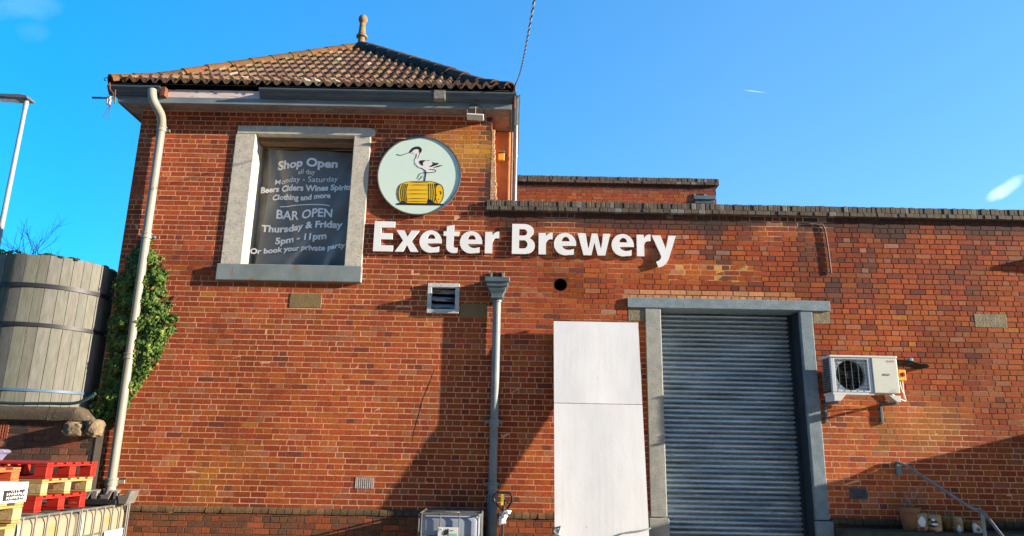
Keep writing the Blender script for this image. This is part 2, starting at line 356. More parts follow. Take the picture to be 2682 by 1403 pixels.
# ------------------------------------------------------------------ brickwork
XL, XR = -6.09, 9.5            # ends of the front
XT = -.372                      # right edge of the tower
ZP = 5.3472                       # underside of the parapet coping
ZE = 6.99                       # tower wall top
RED, ORA, DRK, PAL, DEEP, YEL = (.355, .070, .021), (.385, .094, .020), (.195, .050, .030), (.36, .118, .052), (.30, .056, .020), (.40, .138, .025)
def brick_col(x, z):
    r = random.random(); n1 = fbm(x, z, .9, 1); n2 = fbm(x, z, 2.2, 2)
    if x < .2 and z > 4.3:
        pal = ((RED, .42), (DEEP, .44), (ORA, .05), (DRK, .05), (PAL, .04))
    elif x < 1.2 + .8 * n2 - .5:
        pal = ((RED, .46), (ORA, .26 + .25 * max(0, n1)), (DEEP, .15), (PAL, .09), (DRK, .03), (YEL, .01))
    elif z > 3.9:
        k = max(0, n2 + .15) + .25 * max(0, min(1, (x - 3) / 3))
        pal = ((RED, .46), (ORA, .24), (PAL, .08), (DRK, .04 + .28 * k), (DEEP, .14))
    else:
        pal = ((RED, .36), (ORA, .36), (PAL, .14), (DEEP, .08), (DRK, .03), (YEL, .02))
    tot = sum(w for _, w in pal); r *= tot
    for c, w in pal:
        if r < w: break
        r -= w
    c = jit(c, .10); q = 1 + .45 * fbm(x, z, .55, 31) + .30 * fbm(x, z, 1.7, 33); c = tuple(v * q for v in c)
    # soot and painted-in shadow under the coping, yellow patch at the tower's top right, algae below the drip, sooty band
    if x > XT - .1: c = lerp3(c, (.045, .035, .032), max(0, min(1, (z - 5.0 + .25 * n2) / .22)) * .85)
    d = math.hypot((x + .75) / .62, (z - 6.35) / .42); c = lerp3(c, jit((.62, .30, .035), .18), (1.15 - d + .5 * n2) * .9)
    if 5.35 < x < 5.65 and 1.5 < z < 2.5: c = lerp3(c, (.10, .075, .03), .55 * (1 - abs(x - 5.5) / .15))
    d = math.hypot((x - 5.9) / 1.1, (z - 2.2) / .5); c = lerp3(c, jit((.40, .17, .03), .15), (1 - d + n2) * .55)
    if x < -3.4 and z < 2.1: d = math.hypot((x + 4.3) / .75, (z - 1.35) / .45); c = lerp3(c, jit((.42, .16, .02), .2), (1 - d + n2) * .7)
    if x > 2.5 and z > 4.0: c = lerp3(c, (.07, .045, .038), (n1 * 1.5 + n2 * .9 - .2) * .95)
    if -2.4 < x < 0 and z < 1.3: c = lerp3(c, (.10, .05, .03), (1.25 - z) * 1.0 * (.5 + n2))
    # damp streaks running down from the coping, salt bloom on odd bricks
    if x > .2 and z > 3.6: c = lerp3(c, (.06, .042, .035), max(0, noise.noise(Vector((x * 2.3, z * .25, 41))) - .12) * 1.5 * min(1, (z - 3.6) / 1.2))
    if x > .6 and z > 3.4 and random.random() < .05 * max(0, fbm(x, z, 1.2, 51)) * 4: c = lerp3(c, (.50, .34, .25), random.uniform(.15, .4))
    # pale repair patches above the shutter
    if 1.75 < x < 4.4 and 3.99 < z < 4.16: c = lerp3(c, jit((.60, .30, .14), .2), .8 if x < 3.9 else .5)
    return c
def mortar(x, z):
    """returns recess, colour"""
    n2 = fbm(x, z, 1.6, 5); n3 = fbm(x, z, 6, 6)
    pale = lerp3((.74, .38, .21), (.66, .42, .27), .5 + n3)
    dark = (.085, .045, .03)
    ta = max(0, min(1, (z - 2.75 + 1.4 * n2 + .35 * (x - 1) * (.25 if x < 4 else .5)) / 1.1))
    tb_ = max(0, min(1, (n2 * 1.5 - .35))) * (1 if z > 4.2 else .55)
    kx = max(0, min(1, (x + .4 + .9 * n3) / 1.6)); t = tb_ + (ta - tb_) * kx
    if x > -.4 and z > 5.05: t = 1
    rp = 1.0 * max(0, fbm(x, z, .8, 9)) * 3 if x > .5 and z > 3.9 else 0
    t *= max(0, 1 - rp)
    c = lerp3(pale, dark, t)
    if math.hypot((x - 3.05) / .75, (z - 4.42) / .17) + n3 < .95: return .0, (.60, .32, .10)
    return .0012 + .0035 * t, c
def sub_rect(rc, holes):
    res = [rc]
    for (a0, a1, b0, b1) in holes:
        nx = []
        for (x0, x1, z0, z1) in res:
            if a1 <= x0 or a0 >= x1 or b1 <= z0 or b0 >= z1: nx.append((x0, x1, z0, z1)); continue
            if a0 > x0: nx.append((x0, a0, z0, z1))
            if a1 < x1: nx.append((a1, x1, z0, z1))
            m0, m1 = max(x0, a0), min(x1, a1)
            if b0 > z0: nx.append((m0, m1, z0, b0))
            if b1 < z1: nx.append((m0, m1, b1, z1))
        res = nx
    return [q for q in res if q[1] - q[0] > .012 and q[3] - q[2] > .012]
def brick_face(mb, x0, x1, z0, z1, holes, colf, morf, T, course=.0812, length=.2405, circ=None, seed=3, step=.12):
    """brickwork with real bricks: T(x, z, d) maps wall coordinates to the world, d = proud of the face"""
    rnd = random.Random(seed); rows = int(math.ceil((z1 - z0) / course)); J = .0086
    for k in range(rows):
        za = z0 + k * course; zb = min(za + course, z1)
        ln = length if k % 2 == 0 else length / 2
        x = x0 - (ln * .25 if k % 2 else ln * (.0 if k % 4 else .5)) - ln * .0
        while x < x1:
            ll = ln
            if k % 2 and rnd.random() < .08: ll = length
            if k % 2 == 0 and rnd.random() < .09: ll = length / 2
            xa, xb = max(x, x0), min(x + ll, x1); x += ll
            if xb - xa < .02: continue
            cx, cz = (xa + xb) / 2, (za + zb) / 2
            col = colf(cx, cz)
            ja = J / 2 * rnd.uniform(.75, 1.3); jz = J / 2 * rnd.uniform(.8, 1.25)
            full = (xa + ja, xb - ja, za + jz, zb - jz)
            pcs = sub_rect(full, holes)
            if circ:
                ccx, ccz, cr = circ
                if abs(cx - ccx) < cr + ll and abs(cz - ccz) < cr + course:
                    new = []
                    for (a0, a1, b0, b1) in pcs:
                        n = 8; h = (b1 - b0) / n
                        for q in range(n):
                            zm = b0 + h * (q + .5); dz = abs(zm - ccz)
                            if dz >= cr: new.append((a0, a1, b0 + h * q, b0 + h * (q + 1))); continue
                            w = math.sqrt(cr * cr - dz * dz); new += sub_rect((a0, a1, b0 + h * q, b0 + h * (q + 1) + 1e-5), [(ccx - w, ccx + w, b0 - 1, b1 + 1)]) if True else []
                            for (s0, s1) in ((a0, min(a1, ccx - w)), (max(a0, ccx + w), a1)):
                                if s1 > s0 + .002: new.append((s0, s1, b0 + h * q, b0 + h * (q + 1)))
                    pcs = new
            for (a0, a1, b0, b1) in pcs:
                rec, _ = morf(cx, cz); d = rnd.uniform(-.0008, .0012); ch = .0014 + .25 * rec
                dd = [d + rnd.uniform(-.0007, .0007) for _ in range(4)]
                ch = min(ch, (a1 - a0) * .2, (b1 - b0) * .2)
                o = [T(a0, b0, -rec - .002), T(a1, b0, -rec - .002), T(a1, b1, -rec - .002), T(a0, b1, -rec - .002)]
                i = [T(a0 + ch, b0 + ch, dd[0]), T(a1 - ch, b0 + ch, dd[1]), T(a1 - ch, b1 - ch, dd[2]), T(a0 + ch, b1 - ch, dd[3])]
                n = len(mb.v); mb.v += o + i
                for f in ((4, 5, 6, 7), (0, 1, 5, 4), (1, 2, 6, 5), (2, 3, 7, 6), (3, 0, 4, 7)):
                    mb.f.append(tuple(n + q for q in f)); mb.c.append(col); mb.sm.append(False)
    # mortar bed: grid of cells, openings left out
    xs = sorted(set([x0, x1] + [x0 + step * k for k in range(1, int((x1 - x0) / step) + 1)] + [h[j] for h in holes for j in (0, 1) if x0 < h[j] < x1]))
    zs = sorted(set([z0, z1] + [z0 + course * k for k in range(1, rows)] + [h[j] for h in holes for j in (2, 3) if z0 < h[j] < z1]))
    if circ:
        ccx, ccz, cr = circ; hs2 = [(ccx - cr, ccx + cr, ccz - cr, ccz + cr)]
        xs = sorted(set(xs + [ccx - cr, ccx + cr])); zs = sorted(set(zs + [ccz - cr, ccz + cr]))
    cache = {}
    def gv(i, j):
        if (i, j) not in cache:
            rec, c = morf(xs[i], zs[j]); cache[(i, j)] = (T(xs[i], zs[j], -rec), c)
        return cache[(i, j)]
    hh = list(holes) + (hs2 if circ else [])
    for i in range(len(xs) - 1):
        for j in range(len(zs) - 1):
            mx, mz = (xs[i] + xs[i + 1]) / 2, (zs[j] + zs[j + 1]) / 2
            if any(h[0] < mx < h[1] and h[2] < mz < h[3] for h in hh): continue
            q = [gv(i, j), gv(i + 1, j), gv(i + 1, j + 1), gv(i, j + 1)]
            mb.quad([p for p, _ in q], tuple(sum(c[k] for _, c in q) / 4 for k in range(3)))
    if circ:   # mortar collar round the cored hole
        n = 32
        for k in range(n):
            a, b = 2 * math.pi * k / n, 2 * math.pi * (k + 1) / n
            def sq(t): m = max(abs(math.cos(t)), abs(math.sin(t))); return (ccx + cr * math.cos(t) / m, ccz + cr * math.sin(t) / m)
            p = [(ccx + cr * math.cos(a), ccz + cr * math.sin(a)), (ccx + cr * math.cos(b), ccz + cr * math.sin(b)), sq(b), sq(a)]
            mb.quad([T(x, z, -.004) for x, z in p], (.25, .09, .05))

B = thing('brewery_building', 'red brick brewery with hipped tile tower at left and long flat parapet wing', 'building')
HOLE = (P(1468, 745).x, P(1468, 745).z, .098)
WIN = (-4.52, -2.32, 4.13, 6.735)
DOOR = (2.04, 4.60, -.2, 3.84)
DLIN = (1.775, 4.875, 3.835, 3.995)
LV = (-1.285, -.80, 3.69, 4.155)
AB1 = (P(932, 1250).x, P(980, 1250).x, P(950, 1279).z, P(950, 1250).z)
AB2 = (P(2223, 1277).x, P(2270, 1277).x, P(2245, 1307).z, P(2245, 1277).z)
def rect_px(x0, y0, x1, y1):
    a = P((x0 + x1) / 2, y0); b = P((x0 + x1) / 2, y1); m = (y0 + y1) / 2
    return (P(x0, m).x, P(x1, m).x, b.z, a.z)
BLK = [rect_px(759, 768, 842, 806), rect_px(1204, 796, 1276, 832), rect_px(1645, 806, 1688, 840), rect_px(2129, 815, 2174, 848), rect_px(2552, 822, 2636, 858)]
holes = [WIN, DOOR, DLIN, LV, AB1, AB2] + BLK
PLZ = .80
mb = MB()
T0 = lambda x, z, d: (x, -d, z)
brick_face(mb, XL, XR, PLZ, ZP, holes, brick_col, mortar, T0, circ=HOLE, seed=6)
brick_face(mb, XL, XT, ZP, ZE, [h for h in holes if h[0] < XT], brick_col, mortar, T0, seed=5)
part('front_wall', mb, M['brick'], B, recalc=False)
# other faces of the tower and the wing
mb = MB(); brick_face(mb, 0, 5.72, -.1, ZE, [], lambda x, z: brick_col(-3, z), lambda x, z: mortar(-3, z), lambda x, z, d: (XL - d, 5.72 - x, z), step=.4)
part('side_wall', mb, M['brick'], B, recalc=False)
mb = MB(); brick_face(mb, 0, 5.72, 4.9, ZE, [], lambda x, z: brick_col(-1, z), lambda x, z: mortar(-3, z), lambda x, z, d: (XT + d, x, z), step=.4)
part('side_wall', mb, M['brick'], B, recalc=False)
mb = MB(); mb.box(XL + .02, XT - .02, 5.5, 5.72, -.1, ZE).box(XL + .3, XR, 9.8, 10, -.1, 4.9).box(XR - .2, XR - .01, .24, 9.8, -.1, 4.9)
part('rear_wall', mb, M['brick'], B)
mb = MB(); mb.box(XT, XR - .02, .012, .23, 4.72, ZP - .004)
part('parapet_back', mb, M['brick'], B)
mb = MB(); mb.box(XT + .01, XR - .2, .235, 9.8, 4.7, 4.85)
part('flat_roof', mb, M['felt'], B)
# plinth: bullnosed header course and darker bricks standing proud below it
def plinth_col(x, z):
    n = fbm(x, z, 2.5, 4); c = jit(random.choice([(.25, .075, .035), (.29, .080, .032), (.19, .070, .038), (.32, .085, .03), (.15, .06, .035)]), .15)
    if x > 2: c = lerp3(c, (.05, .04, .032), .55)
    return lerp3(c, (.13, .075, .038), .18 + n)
def plinth_mor(x, z): return .005, lerp3((.22, .16, .10), (.05, .035, .025), .5 + fbm(x, z, 3, 8))
PH = [(DOOR[0], DOOR[1], -.2, 1)]
mb = MB()
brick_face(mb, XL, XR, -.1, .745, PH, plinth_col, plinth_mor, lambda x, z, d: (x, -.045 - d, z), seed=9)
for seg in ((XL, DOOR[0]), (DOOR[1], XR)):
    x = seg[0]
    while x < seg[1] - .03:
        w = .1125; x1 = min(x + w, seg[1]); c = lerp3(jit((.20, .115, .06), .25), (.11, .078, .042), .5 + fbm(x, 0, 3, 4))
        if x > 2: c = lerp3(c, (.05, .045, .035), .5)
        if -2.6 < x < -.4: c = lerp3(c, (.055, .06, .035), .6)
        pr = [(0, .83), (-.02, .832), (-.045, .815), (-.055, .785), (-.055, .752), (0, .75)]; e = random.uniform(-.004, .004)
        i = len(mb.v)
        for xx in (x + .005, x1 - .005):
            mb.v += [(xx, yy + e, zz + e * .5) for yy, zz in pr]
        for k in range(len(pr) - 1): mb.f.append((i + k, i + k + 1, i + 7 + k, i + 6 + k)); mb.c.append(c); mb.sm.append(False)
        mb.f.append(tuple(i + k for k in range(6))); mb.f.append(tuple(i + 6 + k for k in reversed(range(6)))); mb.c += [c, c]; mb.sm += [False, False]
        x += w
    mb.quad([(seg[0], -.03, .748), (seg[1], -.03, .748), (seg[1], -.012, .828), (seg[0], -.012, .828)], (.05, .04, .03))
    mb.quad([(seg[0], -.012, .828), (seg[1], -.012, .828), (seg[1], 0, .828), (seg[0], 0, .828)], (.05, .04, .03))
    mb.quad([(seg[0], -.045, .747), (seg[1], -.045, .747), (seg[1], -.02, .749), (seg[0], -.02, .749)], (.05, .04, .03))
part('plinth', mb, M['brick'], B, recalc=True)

# parapet coping: oversailing course and brick-on-edge
def coping(mb, x0, x1, yf, z0, dep, h1, h2, w1, w2, rnd, ends=True):
    for (za, zb, pr, w) in ((z0, z0 + h1, .075, w1), (z0 + h1, z0 + h1 + h2, .06, w2)):
        x = x0
        while x < x1 - .02:
            xb = min(x + w * rnd.uniform(.93, 1.07), x1)
            c = lerp3((.085, .064, .052), (.135, .098, .072), rnd.random()); c = lerp3(c, (.15, .125, .08), max(0, fbm(x, za, 1.5, 3)))
            if rnd.random() < .06: c = (.20, .19, .18)
            e = rnd.uniform(-.006, .006); t = rnd.uniform(-.005, .005) if w == w2 else 0
            mb.box(x + .004, xb - .004, yf - pr + e, yf + dep, za + .002, zb - .003 + t, c); x = xb
        mb.box(x0 + .002, x1 - .002, yf - pr + .014, yf + dep - .006, za + .003, zb - .012, (.13, .10, .075))
rnd = random.Random(4)
mb = MB(); coping(mb, XT - .05, XR, 0, ZP, .29, .07, .105, .112, .0745, rnd)
part('parapet_coping', mb, M['coping'], B, bevel=.004, seg=1)
# set-back upper storey beyond the flat roof
YB = 5.2
pa = P(1290, 462, YB); pb = P(1874, 480, YB); ztop = P(1600, 482, YB).z
mb = MB()
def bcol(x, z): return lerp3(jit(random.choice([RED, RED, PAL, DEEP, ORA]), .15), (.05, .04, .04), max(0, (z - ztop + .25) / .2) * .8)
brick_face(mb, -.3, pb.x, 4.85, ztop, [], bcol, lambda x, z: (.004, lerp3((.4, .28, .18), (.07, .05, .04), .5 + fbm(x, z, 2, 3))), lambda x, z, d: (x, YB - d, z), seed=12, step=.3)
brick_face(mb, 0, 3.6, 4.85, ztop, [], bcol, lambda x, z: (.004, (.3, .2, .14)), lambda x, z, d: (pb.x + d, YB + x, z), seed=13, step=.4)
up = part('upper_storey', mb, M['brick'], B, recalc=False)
mb = MB(); mb.box(-.3, pb.x - .02, YB + .2, YB + 3.6, 4.86, ztop - .01); part('upper_storey_core', mb, M['felt'], B)
mb = MB(); coping(mb, -.35, pb.x + .07, YB, ztop, .3, .07, .1, .112, .0745, rnd)
part('upper_coping', mb, M['coping'], B, bevel=.004, seg=1)

# stone pad blocks let into the brickwork
for k, h in enumerate(BLK):
    mb = MB(); x0, x1, z0, z1 = h
    poly = []
    for (a, b) in ((x0, z0), ((x0 + x1) / 2, z0), (x1, z0), (x1, (z0 + z1) / 2), (x1, z1), ((x0 + x1) / 2, z1), (x0, z1), (x0, (z0 + z1) / 2)):
        poly.append((a + random.uniform(-.004, .004), b + random.uniform(-.004, .004)))
    mb.prism(poly, -.006 if k in (0, 1) else -.004, .09)
    o = part('stone_block', mb, M['block'] if k < 2 else M['block_worn'], B, bevel=.006)
# cored hole
mb = MB(); mb.lathe([(HOLE[2] + .001, 0), (HOLE[2] + .001, .5)], n=32); mb.v = [(HOLE[0] + x, -.001 + z, HOLE[1] + y) for x, y, z in mb.v]
part('cored_hole', mb, M['void'], B)
mb = MB(); mb.prism([(HOLE[0] + .1 * math.cos(t * math.pi / 12), HOLE[1] + .1 * math.sin(t * math.pi / 12)) for t in range(24)], .48, .5)
part('hole_back', mb, M['void'], B)

# ------------------------------------------------------------------ louvre vent and air bricks (parts of the building)
mb = MB(); x0, x1, z0, z1 = LV; fw = .062
mb.box(x0, x1, -.05, .05, z1 - fw, z1).box(x0, x1, -.05, .05, z0, z0 + fw).box(x0, x0 + fw, -.046, .05, z0 + fw, z1 - fw).box(x1 - fw, x1, -.046, .05, z0 + fw, z1 - fw)
M['ventframe'] = mat('peeling_white_paint', (.52, .53, .50), (.42, .44, .43), rough=.7, scale=8, spots=(.10, .10, .10), spot_scale=34, spot_lo=.60, spot_hi=.66, bump=.003)
M['slat'] = mat('streaked_slat', (.30, .30, .30), (.03, .03, .032), rough=.6, scale=6, lo=.42, hi=.58, stretch=(.7, 3, 3))
lv = part('louvre_vent', mb, M['ventframe'], B, bevel=.004)
for k in range(3):
    zc = z0 + fw + (z1 - z0 - 2 * fw) * (k + .5) / 3
    s = MB(); s.box(-(x1 - x0) / 2 + fw + .003, (x1 - x0) / 2 - fw - .003, -.045, .045, -.006, .006, rot=Matrix.Rotation(math.radians(52), 3, 'X') @ Matrix.Rotation(math.radians(2), 3, 'Y'), org=((x0 + x1) / 2, .03, zc))
    part('slat', s, M['slat'], lv)
mb = MB(); mb.box(x0, x1, .12, .14, z0, z1); part('vent_back', mb, M['void'], lv)
M['airbrick'] = mat('pale_air_brick', (.50, .42, .36), (.36, .31, .28), rough=.8, scale=14)
M['airbrick_grey'] = mat('grey_air_brick', (.10, .11, .12), (.07, .075, .085), rough=.7, scale=14)
def air_brick(h, m, par, nx=9, nz=6, y=0, dep=.05):
    mb = MB(); x0, x1, z0, z1 = h; cw = (x1 - x0) / nx; chh = (z1 - z0) / nz
    for i in range(nx + 1):
        w = cw * .22 if 0 < i < nx else cw * .5
        xc = x0 + i * cw; mb.box(max(x0, xc - w), min(x1, xc + w), y - .006, y + dep, z0, z1)
    for j in range(nz + 1):
        w = chh * .22 if 0 < j < nz else chh * .5
        zc = z0 + j * chh; mb.box(x0, x1, y - .003, y + dep - .01, max(z0, zc - w), min(z1, zc + w))
    o = part('air_brick', mb, m, par)
    b = MB(); b.box(x0, x1, y + dep, y + dep + .01, z0, z1); part('air_gap', b, M['void'], o)
air_brick(AB1, M['airbrick'], B)
air_brick(AB2, M['airbrick_grey'], B)

# ------------------------------------------------------------------ window opening with stone surround
mb = MB(); mb.prism([(-4.50, 6.585), (-4.50, 6.73), (-3.4, 6.735), (-2.62, 6.735), (-2.33, 6.725), (-2.265, 6.70), (-2.255, 6.64), (-2.285, 6.585)], -.03, .5)
part('window_lintel', mb, M['stone'], B, bevel=.012)
mb = MB(); mb.box(-4.515, -4.19, -.024, .5, 4.40, 6.583); part('window_jamb', mb, M['stone'], B, bevel=.01)
mb = MB(); mb.box(-2.598, -2.325, -.024, .5, 4.40, 6.583); part('window_jamb', mb, M['stone'], B, bevel=.01)
mb = MB(); mb.box(-4.545, -2.31, -.075, .5, 4.138, 4.398); part('window_sill', mb, M['sill'], B, bevel=.012)
mb = MB(); mb.box(-4.188, -2.6, .10, .48, 6.50, 6.582); part('timber_lintel', mb, M['oldtimber'], B, bevel=.006)
M['boarding'] = mat('pale_boarding', (.42, .38, .32), (.34, .30, .25), rough=.8, scale=6)
mb = MB(); mb.box(-4.19, -2.6, .46, .5, 4.40, 6.58); part('window_boarding', mb, M['boarding'], B)

# ------------------------------------------------------------------ shutter doorway
mb = MB(); mb.prism([(DLIN[0], 3.837), (DLIN[0], 3.993), (3.2, 3.997), (4.42, 3.99), (4.43, 3.997), (DLIN[1], 3.992), (DLIN[1], 3.837), (4.43, 3.833), (4.42, 3.842)], -.035, .44)
part('door_lintel', mb, M['doorstone_blue'], B, bevel=.008)
mb = MB(); mb.box(DOOR[0], 2.283, -.02, .44, .80, 3.836).box(DOOR[0] - .03, 2.30, -.06, .44, -.1, .79); part('door_jamb', mb, M['doorstone'], B, bevel=.012)
mb = MB(); mb.box(4.405, DOOR[1], -.02, .06, .80, 3.836).box(4.40, DOOR[1] + .03, -.06, .06, -.1, .79); part('door_jamb', mb, M['doorstone_blue'], B, bevel=.012)
mb = MB(); mb.box(4.41, DOOR[1], .062, .50, -.1, 3.834); part('door_reveal', mb, M['reveal'], B)
sh = MB(); nx = 40; xs = [2.25 + (4.44 - 2.25) * i / nx for i in range(nx + 1)]
pitch = .0735; prof = [(0, .022), (.05, .000), (.14, -.020), (.26, -.033), (.40, -.038), (.52, -.034), (.66, -.012), (.80, .012), (.95, .024)]
rows = []
z = 3.9; k = 0
while z > -.1:
    tw = random.uniform(-.05, .05)
    for (u, d) in prof:
        rr = []
        for i, x in enumerate(xs):
            am = 1.15 + .75 * noise.noise(Vector((x * 1.3 + k * .35, k * .83, 3)))
            w = fbm(x * .9, z, 2.0, 7) * .003
            rr.append((x, .42 + d * am + w + (tw + .05 * noise.noise(Vector((x * 1.2, k * 1.3, 5)))) * (u - .5) * .12, z - u * pitch + .0015 * noise.noise(Vector((x * 1.2, k * .9, 3)))))
        rows.append(rr)
    z -= pitch; k += 1
for r in rows: sh.v += r
W1 = nx + 1
for r in range(len(rows) - 1):
    for i in range(nx):
        sh.f.append((r * W1 + i, (r + 1) * W1 + i, (r + 1) * W1 + i + 1, r * W1 + i + 1)); sh.c.append(None); sh.sm.append(True)
shut = part('roller_shutter', sh, M['shutter'], B, recalc=False, sharp=60)
mb = MB(); mb.box(4.36, 4.408, .36, .46, -.1, 3.83); part('shutter_guide', mb, M['reveal'], B)
mb = MB(); mb.box(2.2, 4.45, .5, .52, -.1, 3.9); part('door_back', mb, M['void'], B)

# ------------------------------------------------------------------ tower roof
CX, CY, HW = -3.29, 2.86, 3.21
ZEV, APEX, T1 = 7.30, 9.90, .5
def rz(t): return ZEV + .62 * t if t < T1 else ZEV + .62 * T1 + (APEX - ZEV - .62 * T1) * (t - T1) / (HW - T1)
def face_map(q):
    return {'f': lambda s, t: (CX + s, CY - HW + t), 'b': lambda s, t: (CX - s, CY + HW - t), 'l': lambda s, t: (CX - HW + t, CY - s), 'r': lambda s, t: (CX + HW - t, CY + s)}[q]
rt = MB(); PITCHX = .163; NS = 8; GA = .296
for q in 'flrb':
    fm = face_map(q); nrow = int(HW / GA) + 1
    for r in range(nrow):
        ta, tb = r * GA - (.02 if r == 0 else 0), min((r + 1) * GA + .03, HW)
        lim = HW - r * GA
        if lim < .1: continue
        ncol = int(math.ceil(lim / PITCHX)) + 1; off = 0
        for cidx in range(-ncol, ncol):
            if abs((cidx + .5) * PITCHX) > lim + PITCHX: continue
            n1 = fbm(cidx * .3, r * .4, 1.0, 11); e = random.random()
            c = lerp3((.10, .053, .037), (.16, .09, .065), e)
            if e > .93: c = (.27, .21, .155)
            if e < .1: c = (.15, .09, .06)
            c = lerp3(c, (.20, .095, .032), max(0, n1 * .9 + (.45 if (q == 'f' and cidx * PITCHX < -lim + .55) else -.15)))
            c = lerp3(c, (.17, .14, .06), max(0, fbm(cidx * .5, r * .6, 1.0, 13)) * .9); c = jit(c, .12)
            dt = random.uniform(-.012, .012); dh = random.uniform(-.004, .006)
            ia = len(rt.v); lay = [(ta + dt, -.012), (ta + dt, .056), ((ta + tb) / 2, .026), (tb, -.006)]
            for (t, h0) in lay:
                for k in range(NS + 1):
                    s = (cidx + k / NS) * PITCHX
                    ph = k / NS
                    hump = .074 * (0.5 + 0.5 * math.cos(2 * math.pi * (ph - .32))) ** 1.8
                    lm = HW - max(t, 0); s2 = max(-lm, min(lm, s))
                    x, y = fm(s2, t)
                    rt.v.append((x, y, rz(max(t, 0)) + (t if t < 0 else 0) * .6 + h0 + hump + dh))
            for l in range(3):
                for k in range(NS):
                    a = ia + l * (NS + 1) + k
                    pts = [rt.v[a], rt.v[a + 1], rt.v[a + NS + 2], rt.v[a + NS + 1]]
                    if (Vector(pts[0]) - Vector(pts[1])).length < 1e-4 and (Vector(pts[2]) - Vector(pts[3])).length < 1e-4: continue
                    rt.f.append((a, a + 1, a + NS + 2, a + NS + 1)); rt.c.append(c); rt.sm.append(l > 0)
roof = part('tiled_roof', rt, M['tile'], B, recalc=False, sharp=50)
us = MB()
for q in 'flrb':
    fm = face_map(q)
    a = fm(-HW, 0); b = fm(HW, 0); c = fm(HW - T1, T1); d = fm(-HW + T1, T1); e = fm(0, HW)
    us.quad([(a[0], a[1], ZEV - .035), (b[0], b[1], ZEV - .035), (c[0], c[1], rz(T1) - .035), (d[0], d[1], rz(T1) - .035)])
    us.quad([(d[0], d[1], rz(T1) - .035), (c[0], c[1], rz(T1) - .035), (e[0], e[1], APEX - .035)])
part('roof_underlay', us, M['felt'], roof)
for (sx, sy) in ((-1, -1), (1, -1), (-1, 1), (1, 1)):
    hb = MB(); npc = 12
    for k in range(npc):
        t0, t1 = HW * k / npc - (.02 if k else -.01), HW * (k + 1) / npc + .035
        if k == npc - 1: t1 = HW - .02
        pp = []
        for t, rr in ((t0, .125 + (.055 if sx > 0 else .02) * min(1, k / 4)), (t1, .11 + (.055 if sx > 0 else .02) * min(1, k / 4))):
            tt = max(t, 0); pp.append((Vector((CX + sx * (HW - t), CY + sy * (HW - t), rz(tt) + (t if t < 0 else 0) * .5 - .005)), rr))
        d = (pp[1][0] - pp[0][0]).normalized(); side = d.cross(Vector((0, 0, 1))).normalized(); up_ = side.cross(d)
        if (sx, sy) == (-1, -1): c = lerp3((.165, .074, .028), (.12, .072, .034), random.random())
        elif (sx, sy) == (1, -1): c = lerp3((.05, .034, .028), (.085, .052, .038), random.random())  # right front hip: unlit flank and dark moss both put into the colour
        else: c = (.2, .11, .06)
        c = jit(c, .15); NA = 9; i = len(hb.v)
        for (p, rr) in pp:
            for th in (0, .022):
                for j in range(NA):
                    a = math.radians(-15 + 210 * j / (NA - 1)); hb.v.append(tuple(p + side * math.cos(a) * (rr - th) + up_ * (math.sin(a) * (rr - th) * .95 + random.uniform(-.002, .002))))
        for j in range(NA - 1):
            hb.f += [(i + j, i + j + 1, i + 2 * NA + j + 1, i + 2 * NA + j), (i + j, i + NA + j, i + NA + j + 1, i + j + 1), (i + NA + j, i + 3 * NA + j, i + 3 * NA + j + 1, i + NA + j + 1)]
            hb.c += [c] * 3; hb.sm += [True, False, True]
    part('hip_tiles', hb, M['tile'], roof, recalc=True, sharp=60)
mb = MB(); fz = APEX + .02
mb.lathe([(.16, fz - .12), (.13, fz), (.095, fz + .03), (.075, fz + .12), (.072, fz + .22), (.115, fz + .235), (.118, fz + .265), (.085, fz + .28), (.09, fz + .30), (.078, fz + .33), (.062, fz + .56), (.055, fz + .575), (.085, fz + .61), (.098, fz + .66), (.09, fz + .71), (.06, fz + .75), (.0, fz + .765)], CX, CY, n=18)
M['finial'] = mat('lichened_finial', (.24, .16, .085), (.16, .105, .055), rough=.9, scale=9, spots=(.12, .09, .05), spot_scale=16, spot_lo=.58, spot_hi=.68, bump=.003)
part('finial', mb, M['finial'], roof)

# eaves: soffit, fascia boards, moulded gutter
OV = .26
x0, x1 = -6.335, -.085
mb = MB()
mb.box(x0, x1, -OV, 0 - .002, 6.985, 7.0); mb.box(x0, XL - .002, 0, 5.72 + OV, 6.985, 7.0); mb.box(XT + .002, x1, 0, 5.72 + OV, 6.985, 7.0); mb.box(XL, XT, 5.724, 5.72 + OV, 6.985, 7.0)
part('soffit', mb, M['soffit'], B)
mb = MB(); mb.box(x0 - .025, x1 + .025, -OV - .028, -OV, 6.972, 7.075)
part('fascia_board', mb, M['fascia'], B, bevel=.004)
mb = MB(); mb.box(x0 - .02, x1 + .02, -OV - .02, -OV + .005, 7.077, 7.21)
part('fascia_board', mb, M['pinkboard'], B)
for (fa_, fb_) in ((x0 - .028, x0 - .003), (x1 + .003, x1 + .028)):
    mb = MB(); mb.box(fa_, fb_, -OV, 5.72 + OV, 6.972, 7.21); part('fascia_board', mb, M['greypaint'], B)
GP = [(0, 7.075), (-.055, 7.075), (-.06, 7.082), (-.06, 7.10), (-.066, 7.105), (-.085, 7.115), (-.10, 7.135), (-.11, 7.16), (-.128, 7.175), (-.135, 7.18), (-.135, 7.205), (-.128, 7.205), (-.12, 7.185), (0, 7.18)]
